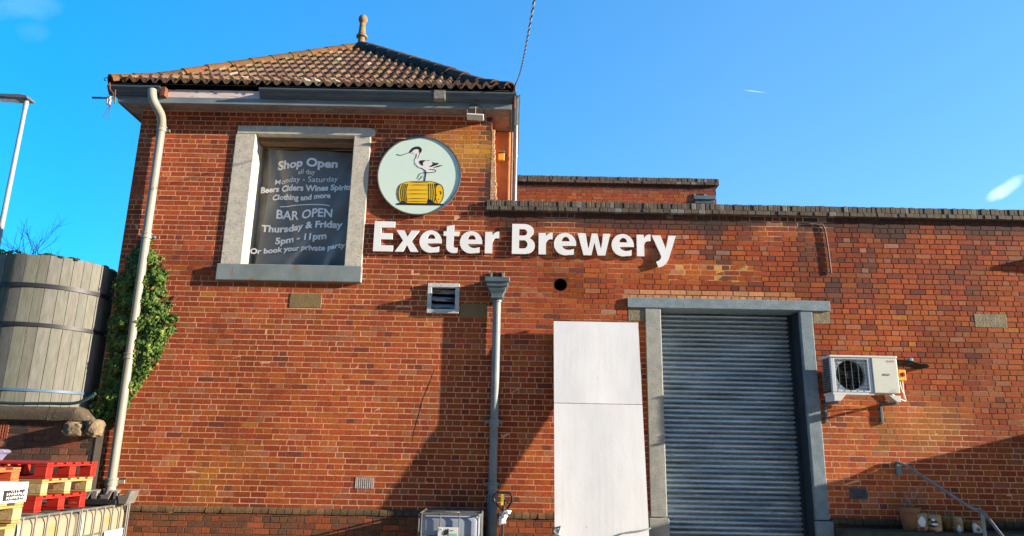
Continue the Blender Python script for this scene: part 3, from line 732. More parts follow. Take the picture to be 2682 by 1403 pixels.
def gutter(mb, a, b, axis='x', sgn=1, base=0):
    i = len(mb.v); n = len(GP)
    for q in (a, b):
        for (d, z) in GP:
            mb.v.append((q, base + d, z) if axis == 'x' else (base - d * sgn, q, z))
    for k in range(n):
        k2 = (k + 1) % n; mb.f.append((i + k, i + k2, i + n + k2, i + n + k)); mb.c.append(None); mb.sm.append(False)
    mb.f.append(tuple(i + k for k in range(n))); mb.f.append(tuple(i + n + k for k in reversed(range(n)))); mb.c += [None, None]; mb.sm += [False, False]
ya = -OV - .0225
gx1 = P(415, 250, -.42).x; gx2 = P(675, 250, -.42).x
mb = MB(); gutter(mb, x0 - .155, gx1, base=ya); part('gutter', mb, M['greypaint'], B)
mb = MB()
xa = gx2; joints = [gx2, gx2 + 1.9, P(1140, 260, -.42).x, x1 + .105]
for k in range(3): gutter(mb, joints[k] + .002, joints[k + 1] - .002, base=ya)
jx = P(1154, 255, -.42).x
mb2 = MB(); mb2.box(jx - .11, jx + .07, ya - .145, ya - .01, 7.068, 7.212)
part('gutter', mb, M['greypaint'], B)
M['patch'] = mat('gutter_joint_patch', (.13, .12, .11), (.22, .2, .17), rough=.7, scale=22)
part('gutter_joint', mb2, M['patch'], B, bevel=.004)
mb = MB(); gutter(mb, -OV - .1, 5.72 + OV, 'y', -1, base=x0 - .03); part('gutter', mb, M['greypaint'], B)
mb = MB(); gutter(mb, -OV - .1, 5.72 + OV, 'y', 1, base=x1 + .03); part('gutter', mb, M['greypaint'], B)
# broken gutter end with rust bracket
mb = MB(); mb.box(gx1 + .01, gx1 + .075, ya - .11, ya, 7.05, 7.20)
M['rust'] = mat('rusty_iron', (.16, .055, .025), (.09, .035, .02), rough=.9, scale=18)
part('gutter_bracket', mb, M['rust'], B)
# rendered pier and ragged plaster against the tower's right flank
mb = MB(); px0 = P(1297, 400, .55).x; px1 = P(1337, 400, .55).x
mb.box(px0, px1, .55, 1.4, 4.9, 6.98); part('pier', mb, M['render'], B, bevel=.02)
mb = MB(); prev = None; n = 26
for k in range(n):
    za = 5.5 + (6.75 - 5.5) * k / n; zb = za + (6.75 - 5.5) / n; w = .045 + .07 * (1 - k / n) ** 1.3 + random.uniform(-.012, .012)
    mb.box(XT + .001, XT + w, .0, .09 + random.uniform(0, .02), za, zb)
part('plaster_edge', mb, M['plaster'], B, bevel=.006)
# conduit stub and hairline cable on the brick face
mb = MB(); c0 = P(2140, 588, -.02); c1 = P(2160, 600, -.02); c2 = P(2177, 716, -.02)
mb.tube(smooth_path([(c0.x - .12, -.02, c0.z + .01), (c0.x, -.02, c0.z), (c1.x, -.02, c1.z), (c2.x, -.02, c2.z)], 5), .013, 8)
part('conduit', mb, M['conduit'], B)
mb = MB(); pts = [P(x, y, -.008) for x, y in ((1138, 968), (1125, 1005), (1108, 1045), (1098, 1085), (1085, 1130), (1080, 1155))]
mb.tube([(p.x, -.002, p.z) for p in pts], .0022, 6); part('loose_cable', mb, M['cable_dark'], B)

# ------------------------------------------------------------------ neighbouring porch, right of the picture, whose shade crosses the wall
PX0 = 9.6
ph = 2.05 + .25 * (PX0 - 7.6) + .02
PD = 1.5
t = thing('brick_porch', 'low flat roofed brick porch standing against the wing beyond the handrail', 'porch')
mb = MB(); mb.box(PX0 + .08, 13, -PD + .1, -.01, -.1, ph - .12); part('wall', mb, M['brick'], t)
mb = MB(); mb.box(PX0, 13.1, -PD, -.01, ph - .118, ph); part('roof', mb, M['felt'], t, bevel=.01)
mb = MB(); mb.box(11, 11.9, -PD + .07, -PD + .11, -.1, 1.95); part('door', mb, M['greypaint'], t)

# ------------------------------------------------------------------ unseen block added behind the camera to cut the sky fill
M['clad'] = mat('buff_cladding', (.34, .29, .24), (.29, .25, .21), rough=.8, scale=2, stretch=(4, 1, .3))
t = thing('sky_blocker', 'unseen tall buff block added behind the viewer to cut sky light', 'sky_blocker', loc=(0, -19, -.1))
mb = MB(); mb.box(-44, 34, -40, -17.5, -.1, 16); part('wall', mb, M['clad'], t)
mb = MB(); mb.prism([(-44.6, 16.01), (34.6, 16.01), (34.6, 16.3), (-44.6, 16.3)], -40.6, -17.0); part('roof', mb, M['felt'], t)
for k in range(4):
    mb = MB(); mb.box(-26 + 13 * k, -21 + 13 * k, -17.49, -17.42, -.1, 4.6); part('blocker_door', mb, M['greypaint'], t)

# ------------------------------------------------------------------ lettering sign
GL = {}
GL['E'] = [[(0, 0), (.655, 0), (.655, .2), (.235, .2), (.235, .405), (.62, .405), (.62, .605), (.235, .605), (.235, .80), (.675, .80), (.675, 1), (0, 1)]]
GL['x'] = [[(0, 0), (.27, 0), (.395, .225), (.52, 0), (.79, 0), (.54, .37), (.78, .71), (.515, .71), (.40, .50), (.285, .71), (.02, .71), (.255, .37)]]
eo = [(.735, .30)] + arc(.365, .355, .37, .372, 5, 180, 18) + arc(.375, .355, .38, .372, 183, 285, 12) + [(.60, .005), (.655, .025), (.655, .20), (.56, .17), (.47, .158), (.38, .175), (.30, .225), (.262, .30)]
eh = [(.258, .445)] + arc(.385, .445, .128, .155, 178, 2, 12) + [(.513, .445)]
GL['e'] = [eo, eh]
GL['t'] = [[(0, .705), (.10, .705), (.10, .87), (.34, .925), (.34, .705), (.515, .705), (.515, .555), (.34, .555), (.34, .26), (.355, .195), (.40, .165), (.44, .16), (.485, .168), (.475, .01), (.42, -.008), (.36, -.015), (.26, 0), (.17, .05), (.12, .12), (.10, .22), (.10, .555), (0, .555)]]
GL['r'] = [[(0, 0), (.245, 0), (.245, .36), (.262, .43), (.31, .485), (.38, .51), (.465, .505), (.465, .727), (.42, .727), (.36, .712), (.30, .67), (.25, .60), (.235, .71), (0, .71)]]
bo = [(0, 0), (.42, 0)] + arc(.42, .28, .345, .28, -80, 75, 12) + [(.60, .53), (.585, .55)] + arc(.40, .765, .33, .235, -35, 85, 10) + [(.40, 1), (0, 1)]
GL['B'] = [bo, [(.24, .61), (.37, .61)] + arc(.385, .72, .12, .11, -85, 85, 8) + [(.37, .83), (.24, .83)], [(.24, .18), (.39, .18)] + arc(.39, .32, .13, .14, -85, 85, 8) + [(.39, .46), (.24, .46)]]
GL['w'] = [[(0, .725), (.265, .725), (.335, .30), (.36, .22), (.47, .725), (.655, .725), (.765, .22), (.795, .32), (.85, .725), (1.09, .725), (.91, 0), (.66, 0), (.555, .42), (.45, 0), (.19, 0)]]
GL['y'] = [[(0, .70), (.285, .70), (.40, .40), (.445, .25), (.49, .40), (.555, .70), (.80, .70), (.54, -.07), (.46, -.21), (.36, -.30), (.19, -.365), (.115, -.175), (.22, -.13), (.285, -.05), (.29, .02), (.27, .07)]]
ex = [('E', 977.5), ('x', 1034.3), ('e', 1097.7), ('t', 1159.5), ('e', 1203.4), ('r', 1268.5), ('B', 1338.8), ('r', 1408.5), ('e', 1449), ('w', 1510.7), ('e', 1599.6), ('r', 1664.9), ('y', 1705)]
ls = thing('lettering_sign', 'large white raised letters reading Exeter Brewery across the brick wall', 'sign', loc=(.2, -.03, 4.645))
ZB, KX, KZ = 4.645, .4685, .486
for ch, px in ex:
    lx = -2.163 + (px - 977.5) * .005964
    v, f = outline_mesh(GL[ch], .028)
    mb = MB(); mb.v = [(lx + x * KX, -.036 - z, ZB + y * KZ) for x, y, z in v]; mb.f = f; mb.c = [None] * len(f); mb.sm = [False] * len(f)
    for (qx, qz) in ((.14, .35),) if ch not in 'wyx' else ((.4, .3),):
        mb.box(lx + qx * KX - .008, lx + qx * KX + .008, -.024, .004, ZB + qz * KZ - .008, ZB + qz * KZ + .008)
    part('letter', mb, M['white'], ls, bevel=.002, seg=1)

# ------------------------------------------------------------------ round sign
SC = Vector((-1.508, 0, 5.912)); SRX = .668
rs = thing('round_sign', 'round pale mint sign of a wading bird standing on a yellow barrel', 'sign', loc=(SC.x, -.05, SC.z))
mb = MB(); mb.lathe([(0, .035), (SRX - .018, .035), (SRX - .016, .065), (SRX, .065), (SRX, .03), (0, .03)], n=72); mb.v = [(SC.x + x, -z, SC.z + y) for x, y, z in mb.v]
part('rim', mb, M['rim'], rs, sharp=30)
mb = MB(); mb.lathe([(SRX - .019, .036), (SRX - .019, .052), (0, .052)], n=72); mb.v = [(SC.x + x, -z, SC.z + y) for x, y, z in mb.v]
part('face', mb, M['mint'], rs, sharp=30)
for dz_ in (-.28, .28):
    mb = MB(); mb.box(SC.x - .3, SC.x + .3, -.029, 0, SC.z + dz_ - .02, SC.z + dz_ + .02); part('bracket', mb, M['rim'], rs)
def sgn_pts(pts):
    o = []
    for X, Y in pts:
        p = P(980 + X / 5.86, 350 + Y / 5.86, -.053); o.append((p.x, p.z))
    return o
def decal(name, polys, y, m, par, th=.0012):
    mb = MB()
    for pl in polys:
        v, f = outline_mesh([pl], th); i = len(mb.v)
        mb.v += [(x, y - z, zz) for x, zz, z in v]; mb.f += [tuple(i + q for q in ff) for ff in f]; mb.c += [None] * len(f); mb.sm += [False] * len(f)
    return part(name, mb, m, par)
bird = [(548, 292), (580, 255), (620, 228), (660, 222), (705, 240), (712, 290), (690, 350), (685, 400), (720, 412), (860, 408), (905, 445), (985, 470), (1000, 490), (900, 520), (880, 555), (960, 572), (930, 595), (830, 604), (775, 565), (720, 530), (665, 500), (632, 455), (620, 415), (640, 370), (655, 320), (600, 308)]
decal('bird_body', [sgn_pts(bird)], -.0535, M['whitevinyl'], rs)
ink = [[(540, 292), (560, 255), (590, 220), (630, 198), (685, 194), (722, 218), (735, 250), (722, 285), (702, 305), (698, 285), (690, 275), (696, 255), (680, 238), (645, 236), (605, 250), (590, 268), (565, 290)],
       [(690, 430), (705, 410), (760, 405), (800, 412), (760, 432), (748, 450), (752, 490), (725, 480), (700, 455)],
       [(885, 425), (905, 440), (940, 448), (990, 448), (985, 468), (940, 488), (880, 508), (845, 505), (890, 478), (908, 456)],
       [(950, 500), (1000, 484), (1058, 487), (1010, 502), (930, 522)]]
st = lambda pts, w: stroke(smooth_path([Vector(p) for p in pts], 5), w)
ink += [st([(560, 284), (520, 296), (470, 312), (430, 328), (385, 328), (350, 312)], 8), st([(845, 546), (900, 548), (945, 562), (940, 582), (890, 592), (820, 598), (745, 600)], 9),
        st([(618, 440), (640, 475), (690, 518), (740, 532), (775, 560)], 5), st([(780, 555), (792, 610), (782, 680), (776, 725)], 16), st([(742, 600), (706, 615), (678, 660), (670, 692)], 7), st([(736, 640), (735, 665), (705, 690), (692, 708)], 8),
        st([(655, 305), (650, 350), (628, 390), (618, 410)], 4), st([(705, 300), (685, 350), (672, 385)], 4), st([(590, 290), (610, 294)], 4), st([(800, 412), (860, 408)], 5), st([(905, 520), (945, 512)], 5)]
decal('bird_markings', [sgn_pts(q) for q in ink], -.0555, M['ink'], rs)
barrel = [(545, 733), (700, 728), (860, 733), (960, 752), (1020, 775), (1055, 830), (1068, 920), (1050, 1010), (1010, 1065), (960, 1078), (500, 1072), (410, 1050), (372, 1000), (354, 920), (362, 850), (400, 780), (470, 748)]
decal('barrel', [sgn_pts(barrel)], -.0535, M['yellow'], rs)
bi = [[(345, 1066), (395, 1060), (430, 1030), (470, 1040), (510, 1062), (815, 1068), (830, 1000), (880, 1020), (930, 1062), (1062, 1078), (1062, 1100), (345, 1090)],
      [(940, 760), (985, 758), (1025, 785), (985, 782), (960, 805), (945, 800)]]
for xx, bow in ((420, -26), (447, -22), (472, -18), (496, -12)): bi.append(st([(xx + 25, 770), (xx + bow * .3, 860), (xx + bow * .2, 960), (xx + 10, 1045)], 9))
for xx, bow in ((828, 12), (857, 18), (886, 22), (916, 26)): bi.append(st([(xx + 8, 765), (xx + bow, 860), (xx + bow, 950), (xx + 12, 1045)], 9))
for yy, a, b in ((745, 565, 830), (785, 555, 850), (862, 500, 830), (922, 500, 820), (995, 505, 820), (1036, 510, 820)): bi.append(stroke([Vector((a, yy + 3)), Vector(((a * 2 + b) / 3, yy)), Vector((b, yy + 2))], [3, 10, 4]))
bi += [st([(548, 735), (470, 750), (402, 782), (364, 850), (356, 920), (374, 1000), (410, 1050)], 7), st([(545, 733), (700, 728), (860, 733), (960, 752)], 7), st([(955, 790), (940, 880), (945, 980), (975, 1060)], 6), st([(1022, 777), (1056, 830), (1068, 920), (1050, 1010), (1010, 1064)], 6),
       st([(395, 800), (378, 870), (376, 950), (392, 1030)], 7), st([(1010, 880), (1030, 905), (1018, 930)], 12), st([(985, 1010), (1000, 1000)], 8), st([(955, 930), (960, 950)], 8)]
decal('barrel_lines', [sgn_pts(q) for q in bi], -.0555, M['ink'], rs)

# ------------------------------------------------------------------ banner in the window opening
bn = thing('banner', 'charcoal vinyl banner of opening hours hung inside the stone window', 'banner', loc=(-3.4, .3, 4.42))
BX0, BX1, BZ0, BZ1, BY = -4.10, -2.45, 4.44, 6.46, .30
def by(x, z):
    u = (x - BX0) / (BX1 - BX0); v = (z - BZ0) / (BZ1 - BZ0)
    d = .018 * math.sin(u * 5 + v * 3) + .014 * math.sin((u * 1.3 - v) * 9 + 1) * (.4 + .6 * v)
    d += -.045 * math.exp(-((u - .36 - .85 * v) / .075) ** 2) * max(0, .7 - v)           # long diagonal fold, lower right
    d += -.03 * math.exp(-((u - .72 - .45 * v) / .06) ** 2) * max(0, .55 - v) * 2
    d += .022 * math.exp(-((u - .08 - (1 - v) * .35) / .05) ** 2) * v + .022 * math.exp(-((u - .93 + (1 - v) * .45) / .05) ** 2) * v
    d += .012 * math.sin(u * 22 + v * 9) * max(0, v - .8) * 2
    return BY + d * 2.1
mb = MB(); nx, nz = 70, 84
for j in range(nz + 1):
    v = j / nz
    for i in range(nx + 1):
        u = i / nx; lx = BX0 + .055 * math.sin(v * math.pi) * (1 - u) + (.03 * v) * (1 - u)
        x = lx + (BX1 - lx) * u; z = BZ0 + (BZ1 - BZ0) * v - .05 * math.sin(u * math.pi) * (v > .98) * .6
        mb.v.append((x, by(x, z), z))
for j in range(nz):
    for i in range(nx):
        a = j * (nx + 1) + i; mb.f.append((a, a + 1, a + nx + 2, a + nx + 1)); mb.c.append(None); mb.sm.append(True)
sheet = part('sheet', mb, M['banner'], bn, recalc=False)
def bline(body, X0, X1, YB_, cap, bold, y1=None):
    """one printed line: zoom-window pixels -> banner plane"""
    q0 = P(570 + X0 / 2.995, 310 + YB_ / 2.995, BY); q1 = P(570 + X1 / 2.995, 310 + (YB_ if y1 is None else y1) / 2.995, BY)
    qc = P(570 + X0 / 2.995, 310 + (YB_ - cap) / 2.995, BY)
    h = qc.z - q0.z; v, f = text_mesh(body, 1.0, bold * 1.35, .002)
    xmin = min(p[0] for p in v); xmax = max(p[0] for p in v); ch = .70
    mb = MB()
    for (x, y, z) in v:
        u = (x - xmin) / (xmax - xmin); wx = q0.x + (q1.x - q0.x) * u; wz = q0.z + (q1.z - q0.z) * u + y / ch * h
        wz += .012 * math.sin(u * 9 + YB_ * .01) * (1 if YB_ > 600 else .4)
        mb.v.append((wx, by(wx, wz) - .012 - z, wz))
    mb.f = f; mb.c = [None] * len(f); mb.sm = [False] * len(f)
    part('printed_line', mb, M['bannertext'], sheet)
bline('Shop Open', 465, 940, 392, 62, .03, 384)
bline('all day', 640, 770, 446, 36, 0)
bline('Monday - Saturday', 445, 945, 513, 42, .002, 497)
bline('Beers Ciders Wines Spirits', 330, 1055, 576, 44, .028, 566)
bline('Clothing and more', 428, 890, 643, 40, .028, 634)
bline('BAR OPEN', 458, 905, 788, 66, .018, 780)
bline('Thursday & Friday', 340, 985, 888, 50, .028, 856)
bline('5pm - 11pm', 445, 858, 976, 48, .028, 946)
bline('Or book your private party', 256, 1008, 1056, 40, .028, 1024)
mb = MB(); a = P(570 + 490 / 2.995, 310 + 684 / 2.995, BY); b = P(570 + 888 / 2.995, 310 + 672 / 2.995, BY)
for k in range(16):
    u0, u1 = k / 16, (k + 1) / 16; x0, x1 = a.x + (b.x - a.x) * u0, a.x + (b.x - a.x) * u1; zz = a.z + .025 * (math.sin(u0 * 4 - .8)); z2 = a.z + .025 * (math.sin(u1 * 4 - .8))
    mb.quad([(x0, by(x0, zz) - .007, zz - .007), (x1, by(x1, z2) - .007, z2 - .007), (x1, by(x1, z2) - .007, z2 + .009), (x0, by(x0, zz) - .007, zz + .009)])
part('printed_rule', mb, M['bannertext'], sheet)
mb = MB(); mb.tube([(BX0, BY - .01, BZ1 + .01), (BX1, BY - .01, BZ1 + .0)], .012, 8); part('top_rail', mb, M['oldtimber'], bn)

# ------------------------------------------------------------------ downpipes
def collar(mb, x, y, z, r, h=.09):
    mb.lathe([(r * .9, z - h * .5), (r * 1.22, z - h * .45), (r * 1.22, z - h * .2), (r * 1.12, z - h * .15), (r * 1.12, z + h * .25), (r * 1.28, z + h * .3), (r * 1.28, z + h * .5), (r * .9, z + h * .52)], x, y, n=18)
# left: cream, with swan neck
YL = -.095
t = thing('downpipe', 'cream painted downpipe with swan neck running down the tower through the ivy', 'drainpipe', loc=(P(290, 1270, YL).x, YL, .9))
top = P(399, 236, -.40); tp2 = P(402, 262, -.39); b1 = P(424, 304, -.2); b2 = P(424, 330, YL); bot = P(292, 1262, YL)
R1 = .062
mb = MB(); mb.tube(smooth_path([(top.x, -.41, top.z - .0), (tp2.x, -.40, tp2.z + .0), (b1.x - .02, -.2, b1.z + .02), (b2.x, YL, b2.z - .02)], 7), R1 * 1.08, 16); part('swan_neck', mb, M['pvc_cream'], t)
mb = MB(); xm = (b2.x + bot.x) / 2
mb.tube([(b2.x, YL, b2.z), (bot.x, YL, bot.z - .02)], R1, 18); part('pipe', mb, M['pvc_cream'], t)
for (px, py) in ((423, 338), (374, 617), (331, 932)):
    q = P(px, py, YL); mb = MB(); k = (q.z - bot.z) / (b2.z - bot.z); xx = bot.x + (b2.x - bot.x) * k
    collar(mb, xx, YL, q.z, R1 * 1.02); part('collar', mb, M['pvc_cream'], t)
    mb = MB(); mb.box(xx - .11, xx + .11, -.05, -.002, q.z - .02, q.z + .02); part('pipe_bracket', mb, M['irondark'], t, bevel=.006)
mb = MB(); collar(mb, bot.x, YL, P(287, 1262, YL).z, R1 * 1.1, .11); zz = P(287, 1262, YL).z; mb.box(bot.x - .13, bot.x + .16, -.06, -.03, zz - .02, zz + .03); part('collar', mb, M['pvc_cream'], t)
mb = MB(); mb.lathe([(R1 * 1.1, zz - .05), (R1 * 1.15, zz - .13), (R1 * 1.5, zz - .16), (R1 * 1.9, zz - .26), (R1 * 1.7, zz - .3), (R1, zz - .9)], bot.x, YL, n=16); part('shoe', mb, M['greyplastic'], t)
# middle: cast iron with hopper head
YM = -.088
hx = P(1303, 740, YM).x
t = thing('downpipe', 'grey cast iron downpipe with moulded hopper head between louvre and white board', 'drainpipe', loc=(hx, YM, -.1))
zt = P(1303, 725, -.3).z; zbot = P(1303, 776, -.2).z
def stepped(mb, cx, secs):
    i = len(mb.v)
    for (hw, yf, z) in secs: mb.v += [(cx - hw, yf, z), (cx + hw, yf, z), (cx + hw, -.004, z), (cx - hw, -.004, z)]
    for k in range(len(secs) - 1):
        for j in range(4):
            j2 = (j + 1) % 4; mb.f.append((i + k * 4 + j, i + k * 4 + j2, i + k * 4 + 4 + j2, i + k * 4 + 4 + j)); mb.c.append(None); mb.sm.append(False)
    e = i + (len(secs) - 1) * 4; mb.f.append((e, e + 1, e + 2, e + 3)); mb.f.append((i + 3, i + 2, i + 1, i)); mb.c += [None, None]; mb.sm += [False, False]
def hopper(t, cx, zt, k=1.0):
    mb = MB(); h = .43 * k
    stepped(mb, cx, [(.185 * k, -.305 * k, zt), (.185 * k, -.305 * k, zt - .065 * k), (.165 * k, -.285 * k, zt - .07 * k), (.165 * k, -.28 * k, zt - .075 * k), (.158 * k, -.275 * k, zt - .13 * k), (.135 * k, -.25 * k, zt - .14 * k), (.125 * k, -.245 * k, zt - .175 * k), (.095 * k, -.215 * k, zt - .23 * k), (.085 * k, -.21 * k, zt - .275 * k), (.092 * k, -.215 * k, zt - .28 * k), (.092 * k, -.215 * k, zt - .30 * k), (.07 * k, -.16 * k, zt - .31 * k)])
    o = part('hopper_head', mb, M['irondark'], t, bevel=.004, seg=1)
    for (la_, lb_) in ((-.115, -.085), (.06, .10)):
        mb = MB(); mb.box(cx + la_ * k, cx + lb_ * k, -.03, .0, zt + .002, zt + .135 * k); part('lug', mb, M['iron'], o, bevel=.004)
    mb = MB(); mb.box(cx - .083 * k, cx + .058 * k, -.02, .0, zt + .105 * k, zt + .135 * k).box(cx - .083 * k, cx - .055 * k, -.016, .0, zt + .002, zt + .103 * k).box(cx + .04 * k, cx + .058 * k, -.016, 0, zt + .002, zt + .103 * k); part('outlet_frame', mb, M['black'], o)
    return o
hopper(t, hx, zt)
cb = P(1287, 1395, YM)
mb = MB(); mb.tube([(hx, YM, zt - .30), (hx, YM, 1.02)], .060, 18); part('pipe', mb, M['iron'], t)
mb = MB(); mb.tube([(hx, YM, 1.02), (hx, YM, -.1)], .074, 18); part('pipe', mb, M['irondark'], t)
for py in (785, 1108, 1273):
    z = P(1295, py, YM).z; mb = MB(); collar(mb, hx, YM, z, .062, .11 if py > 1000 else .08)
    if py > 1000: mb.box(hx - .125, hx + .125, -.06, -.02, z + .0, z + .045)
    part('collar', mb, M['iron'], t)
z = 1.02; mb = MB(); collar(mb, hx, YM, z, .072, .1); part('collar', mb, M['irondark'], t)
# two thin pipes off the tower's right eave
for k, (pxx, yy, m, lab, r) in enumerate(((1340, .62, 'conduit', 'dark rusty waste pipe beside the orange rendered pier on the tower', .024), (1351, .5, 'lampgrey', 'slim pale grey downpipe at the right edge of the tower eaves', .027))):
    a = P(pxx, 400, yy); t = thing('downpipe', lab, 'drainpipe', loc=(a.x, yy, 4.86))
    mb = MB(); mb.tube([(a.x, yy, 4.86), (a.x, yy, 6.99 if k == 0 else 7.06)], r, 12); part('pipe', mb, M[m], t)
    for z in (5.6, 6.5):
        mb = MB(); collar(mb, a.x, yy, z, r, .05); part('collar', mb, M[m], t)
# hopper beyond the right edge, and the one high on the set-back storey
t = thing('rainwater_hopper', 'small grey hopper head low on the set back upper storey wall', 'hopper', loc=(P(1840, 520, YB - .1).x, YB, P(1840, 520, YB - .1).z))
n0 = len(bpy.data.objects)
hz = P(1840, 516, YB - .3).z; hxx = P(1840, 520, YB - .2).x
def shift_part(o, dy): o.location.y += dy
hp = hopper(t, hxx, hz, 1.35); hp.location.y += YB + t.location.y * 0 
mb = MB(); mb.tube([(hxx, YB - .2, hz - .35), (hxx, YB - .2, 4.9)], .07, 12); part('pipe', mb, M['iron'], t)
hx2 = P(2612, 668).x + 1.70; hz2 = P(2712, 640, -.2).z + .10
t = thing('downpipe', 'cast iron downpipe and hopper at the far right end of the wing', 'drainpipe', loc=(hx2, YM, -.1))
hopper(t, hx2, hz2); mb = MB(); mb.tube([(hx2, YM, hz2 - .30), (hx2, YM, -.1)], .060, 14); part('pipe', mb, M['iron'], t)

# ------------------------------------------------------------------ ivy
ivp = [(490, 30), (520, 120), (548, 200), (600, 165), (560, 262), (622, 238), (612, 330), (604, 450), (662, 505), (605, 560), (695, 560), (655, 690), (592, 765), (562, 880), (472, 990), (402, 1090), (335, 1210), (300, 1285), (235, 1330), (160, 1325), (80, 1240), (105, 1110), (160, 1020), (200, 850), (188, 680), (240, 520), (238, 350), (290, 290), (340, 180), (400, 110), (440, 60)]
ivp = [(200 + x / 2.543, 600 + y / 2.543) for x, y in ivp]
def inpoly(x, y, pl):
    c = False
    for i in range(len(pl)):
        x1, y1 = pl[i]; x2, y2 = pl[i - 1]
        if (y1 > y) != (y2 > y) and x < (x2 - x1) * (y - y1) / (y2 - y1) + x1: c = not c
    return c
def edge_dist(x, y, pl):
    b = 1e9
    for i in range(len(pl)):
        a = Vector(pl[i]); q = Vector(pl[i - 1]); d = q - a; t = max(0, min(1, (Vector((x, y)) - a).dot(d) / d.length_squared)); b = min(b, (Vector((x, y)) - a - d * t).length)
    return b
iv = thing('ivy_plant', 'dense ivy climbing the tower corner behind the cream downpipe', 'ivy', loc=(-5.8, -.02, 1.9))
LP = [(0, -.5), (.28, -.42), (.5, -.1), (.30, .02), (.22, .22), (0, .55), (-.22, .22), (-.30, .02), (-.5, -.1), (-.28, -.42)]
lm = MB(); rnd = random.Random(21); cnt = 0
def leaf(mb, p, sz, nrm, roll, c):
    z = Vector(nrm).normalized(); u = z.orthogonal(); up_ = Vector((0, 0, -1)) - z * (-z.z); up_.normalize(); sd = up_.cross(z)
    a = sd * math.cos(roll) + up_ * math.sin(roll); b = up_ * math.cos(roll) - sd * math.sin(roll); i = len(mb.v)
    mb.v.append(tuple(p + z * sz * .10))
    for (x, y) in LP: mb.v.append(tuple(p + a * x * sz + b * y * sz - z * sz * .12 * abs(x)))
    for k in range(10): mb.f.append((i, i + 1 + k, i + 1 + (k + 1) % 10)); mb.c.append(c); mb.sm.append(False)
while cnt < 5600:
    px, py = rnd.uniform(225, 480), rnd.uniform(605, 1130)
    if not inpoly(px, py, ivp): continue
    e = edge_dist(px, py, ivp)
    n = noise.noise(Vector((px * .035, py * .035, 1)))
    if rnd.random() > min(1, .22 + e / 16) * (1 if n > -.18 else .22): continue
    bulk = min(1, e / 28); w = P(px, py, 0)
    if py > 1010 and e < 8 and rnd.random() < .3: continue
    dep = (.02 + .13 * bulk * (.55 + .6 * n) ) * rnd.uniform(.3, 1.0); dep = max(.015, dep)
    if w.x < XL + .02: dep = rnd.uniform(-.25, .10)
    w = P(px, py, -dep)
    sz = rnd.uniform(.036, .08) * (1.1 - .25 * (1 - bulk))
    nr = Vector((rnd.gauss(.10, .5), -1, rnd.gauss(.35, .42)))
    g0 = rnd.random(); c = lerp3((.035, .075, .016), (.125, .19, .03), g0 * (.75 + .5 * n))
    if rnd.random() < .09: c = (.20, .24, .05)
    if rnd.random() < .03: c = (.22, .12, .04)
    leaf(lm, Vector(w), sz, nr, rnd.uniform(-.9, .9), c); cnt += 1
part('leaves', lm, M['leaf'], iv, recalc=False)
sm = MB()
for (a, pts) in ((0, ((300, 1120), (330, 1000), (355, 850), (375, 700), (392, 620))), (1, ((280, 1120), (300, 980), (310, 850), (320, 730), (345, 680))), (2, ((330, 1000), (390, 900), (430, 820), (470, 770))), (3, ((355, 850), (400, 760), (430, 700), (440, 690))), (4, ((340, 900), (400, 830), (455, 800))), (5, ((375, 760), (415, 690), (435, 670)))):
    q = [P(x, y, -.02) for x, y in pts]; sm.tube(smooth_path([(p.x, -.02, p.z) for p in q], 6), .012 if a < 2 else .007, 6)
part('stems', sm, M['stem'], iv)

# ------------------------------------------------------------------ garden wall at left with worn coping, timber vat behind
GW = -.97
gwx1 = P(245, 1150, GW).x
ct = P(100, 1063, GW - .06).z; cbz = P(100, 1100, GW - .06).z
t = thing('garden_wall', 'sooty low brick wall with rounded stone coping left of the tower', 'wall', loc=(-8, GW, -.1))
def gcol(x, z): return lerp3(jit(random.choice([(.30, .095, .05), (.36, .11, .055), (.24, .085, .05), (.32, .125, .07)]), .15), (.05, .04, .035), .25 + fbm(x, z, 1.8, 21) * 1.3 + (.6 if x > -6.9 else 0) * (.5 + fbm(x, z, 3, 2)))
mb = MB(); xw = P(232, 1140, GW).x
ABX = P(10, 1128, GW); ah = (ABX.x - .22, ABX.x + .06, ABX.z - .1, ABX.z + .09)
brick_face(mb, -9.6, gwx1 + .02, -.1, cbz, [ah], gcol, lambda x, z: (.004, lerp3((.30, .19, .13), (.06, .045, .035), .45 + fbm(x, z, 2.4, 9))), lambda x, z, d: (x, GW - d, z), course=.085, length=.245, seed=17)
mb.box(-9.6, gwx1, GW + .02, GW + .16, -.1, cbz - .002, (.1, .05, .03))
part('wall', mb, M['brick'], t, recalc=False)
M['endshade'] = mat('painted_end_shade', (.022, .018, .015), (.03, .024, .02), rough=.95, bump=.004)  # near-black colour paints shade onto the sunlit wall end
mb = MB(); mb.box(gwx1 + .021, gwx1 + .036, GW - .004, GW + .17, -.1, cbz - .01); part('end_shade_strip', mb, M['endshade'], t)
air_brick(ah, mat('red_air_brick', (.30, .08, .04), rough=.8), t, nx=8, nz=5, y=GW)
mb = MB(); xe = P(192, 1080, GW - .06).x; xf = P(222, 1110, GW - .06).x
prof = [(GW - .06, cbz), (GW - .065, cbz + .10), (GW - .05, ct - .04), (GW - .02, ct - .01), (GW + .05, ct), (GW + .13, ct), (GW + .18, ct - .05), (GW + .18, cbz)]
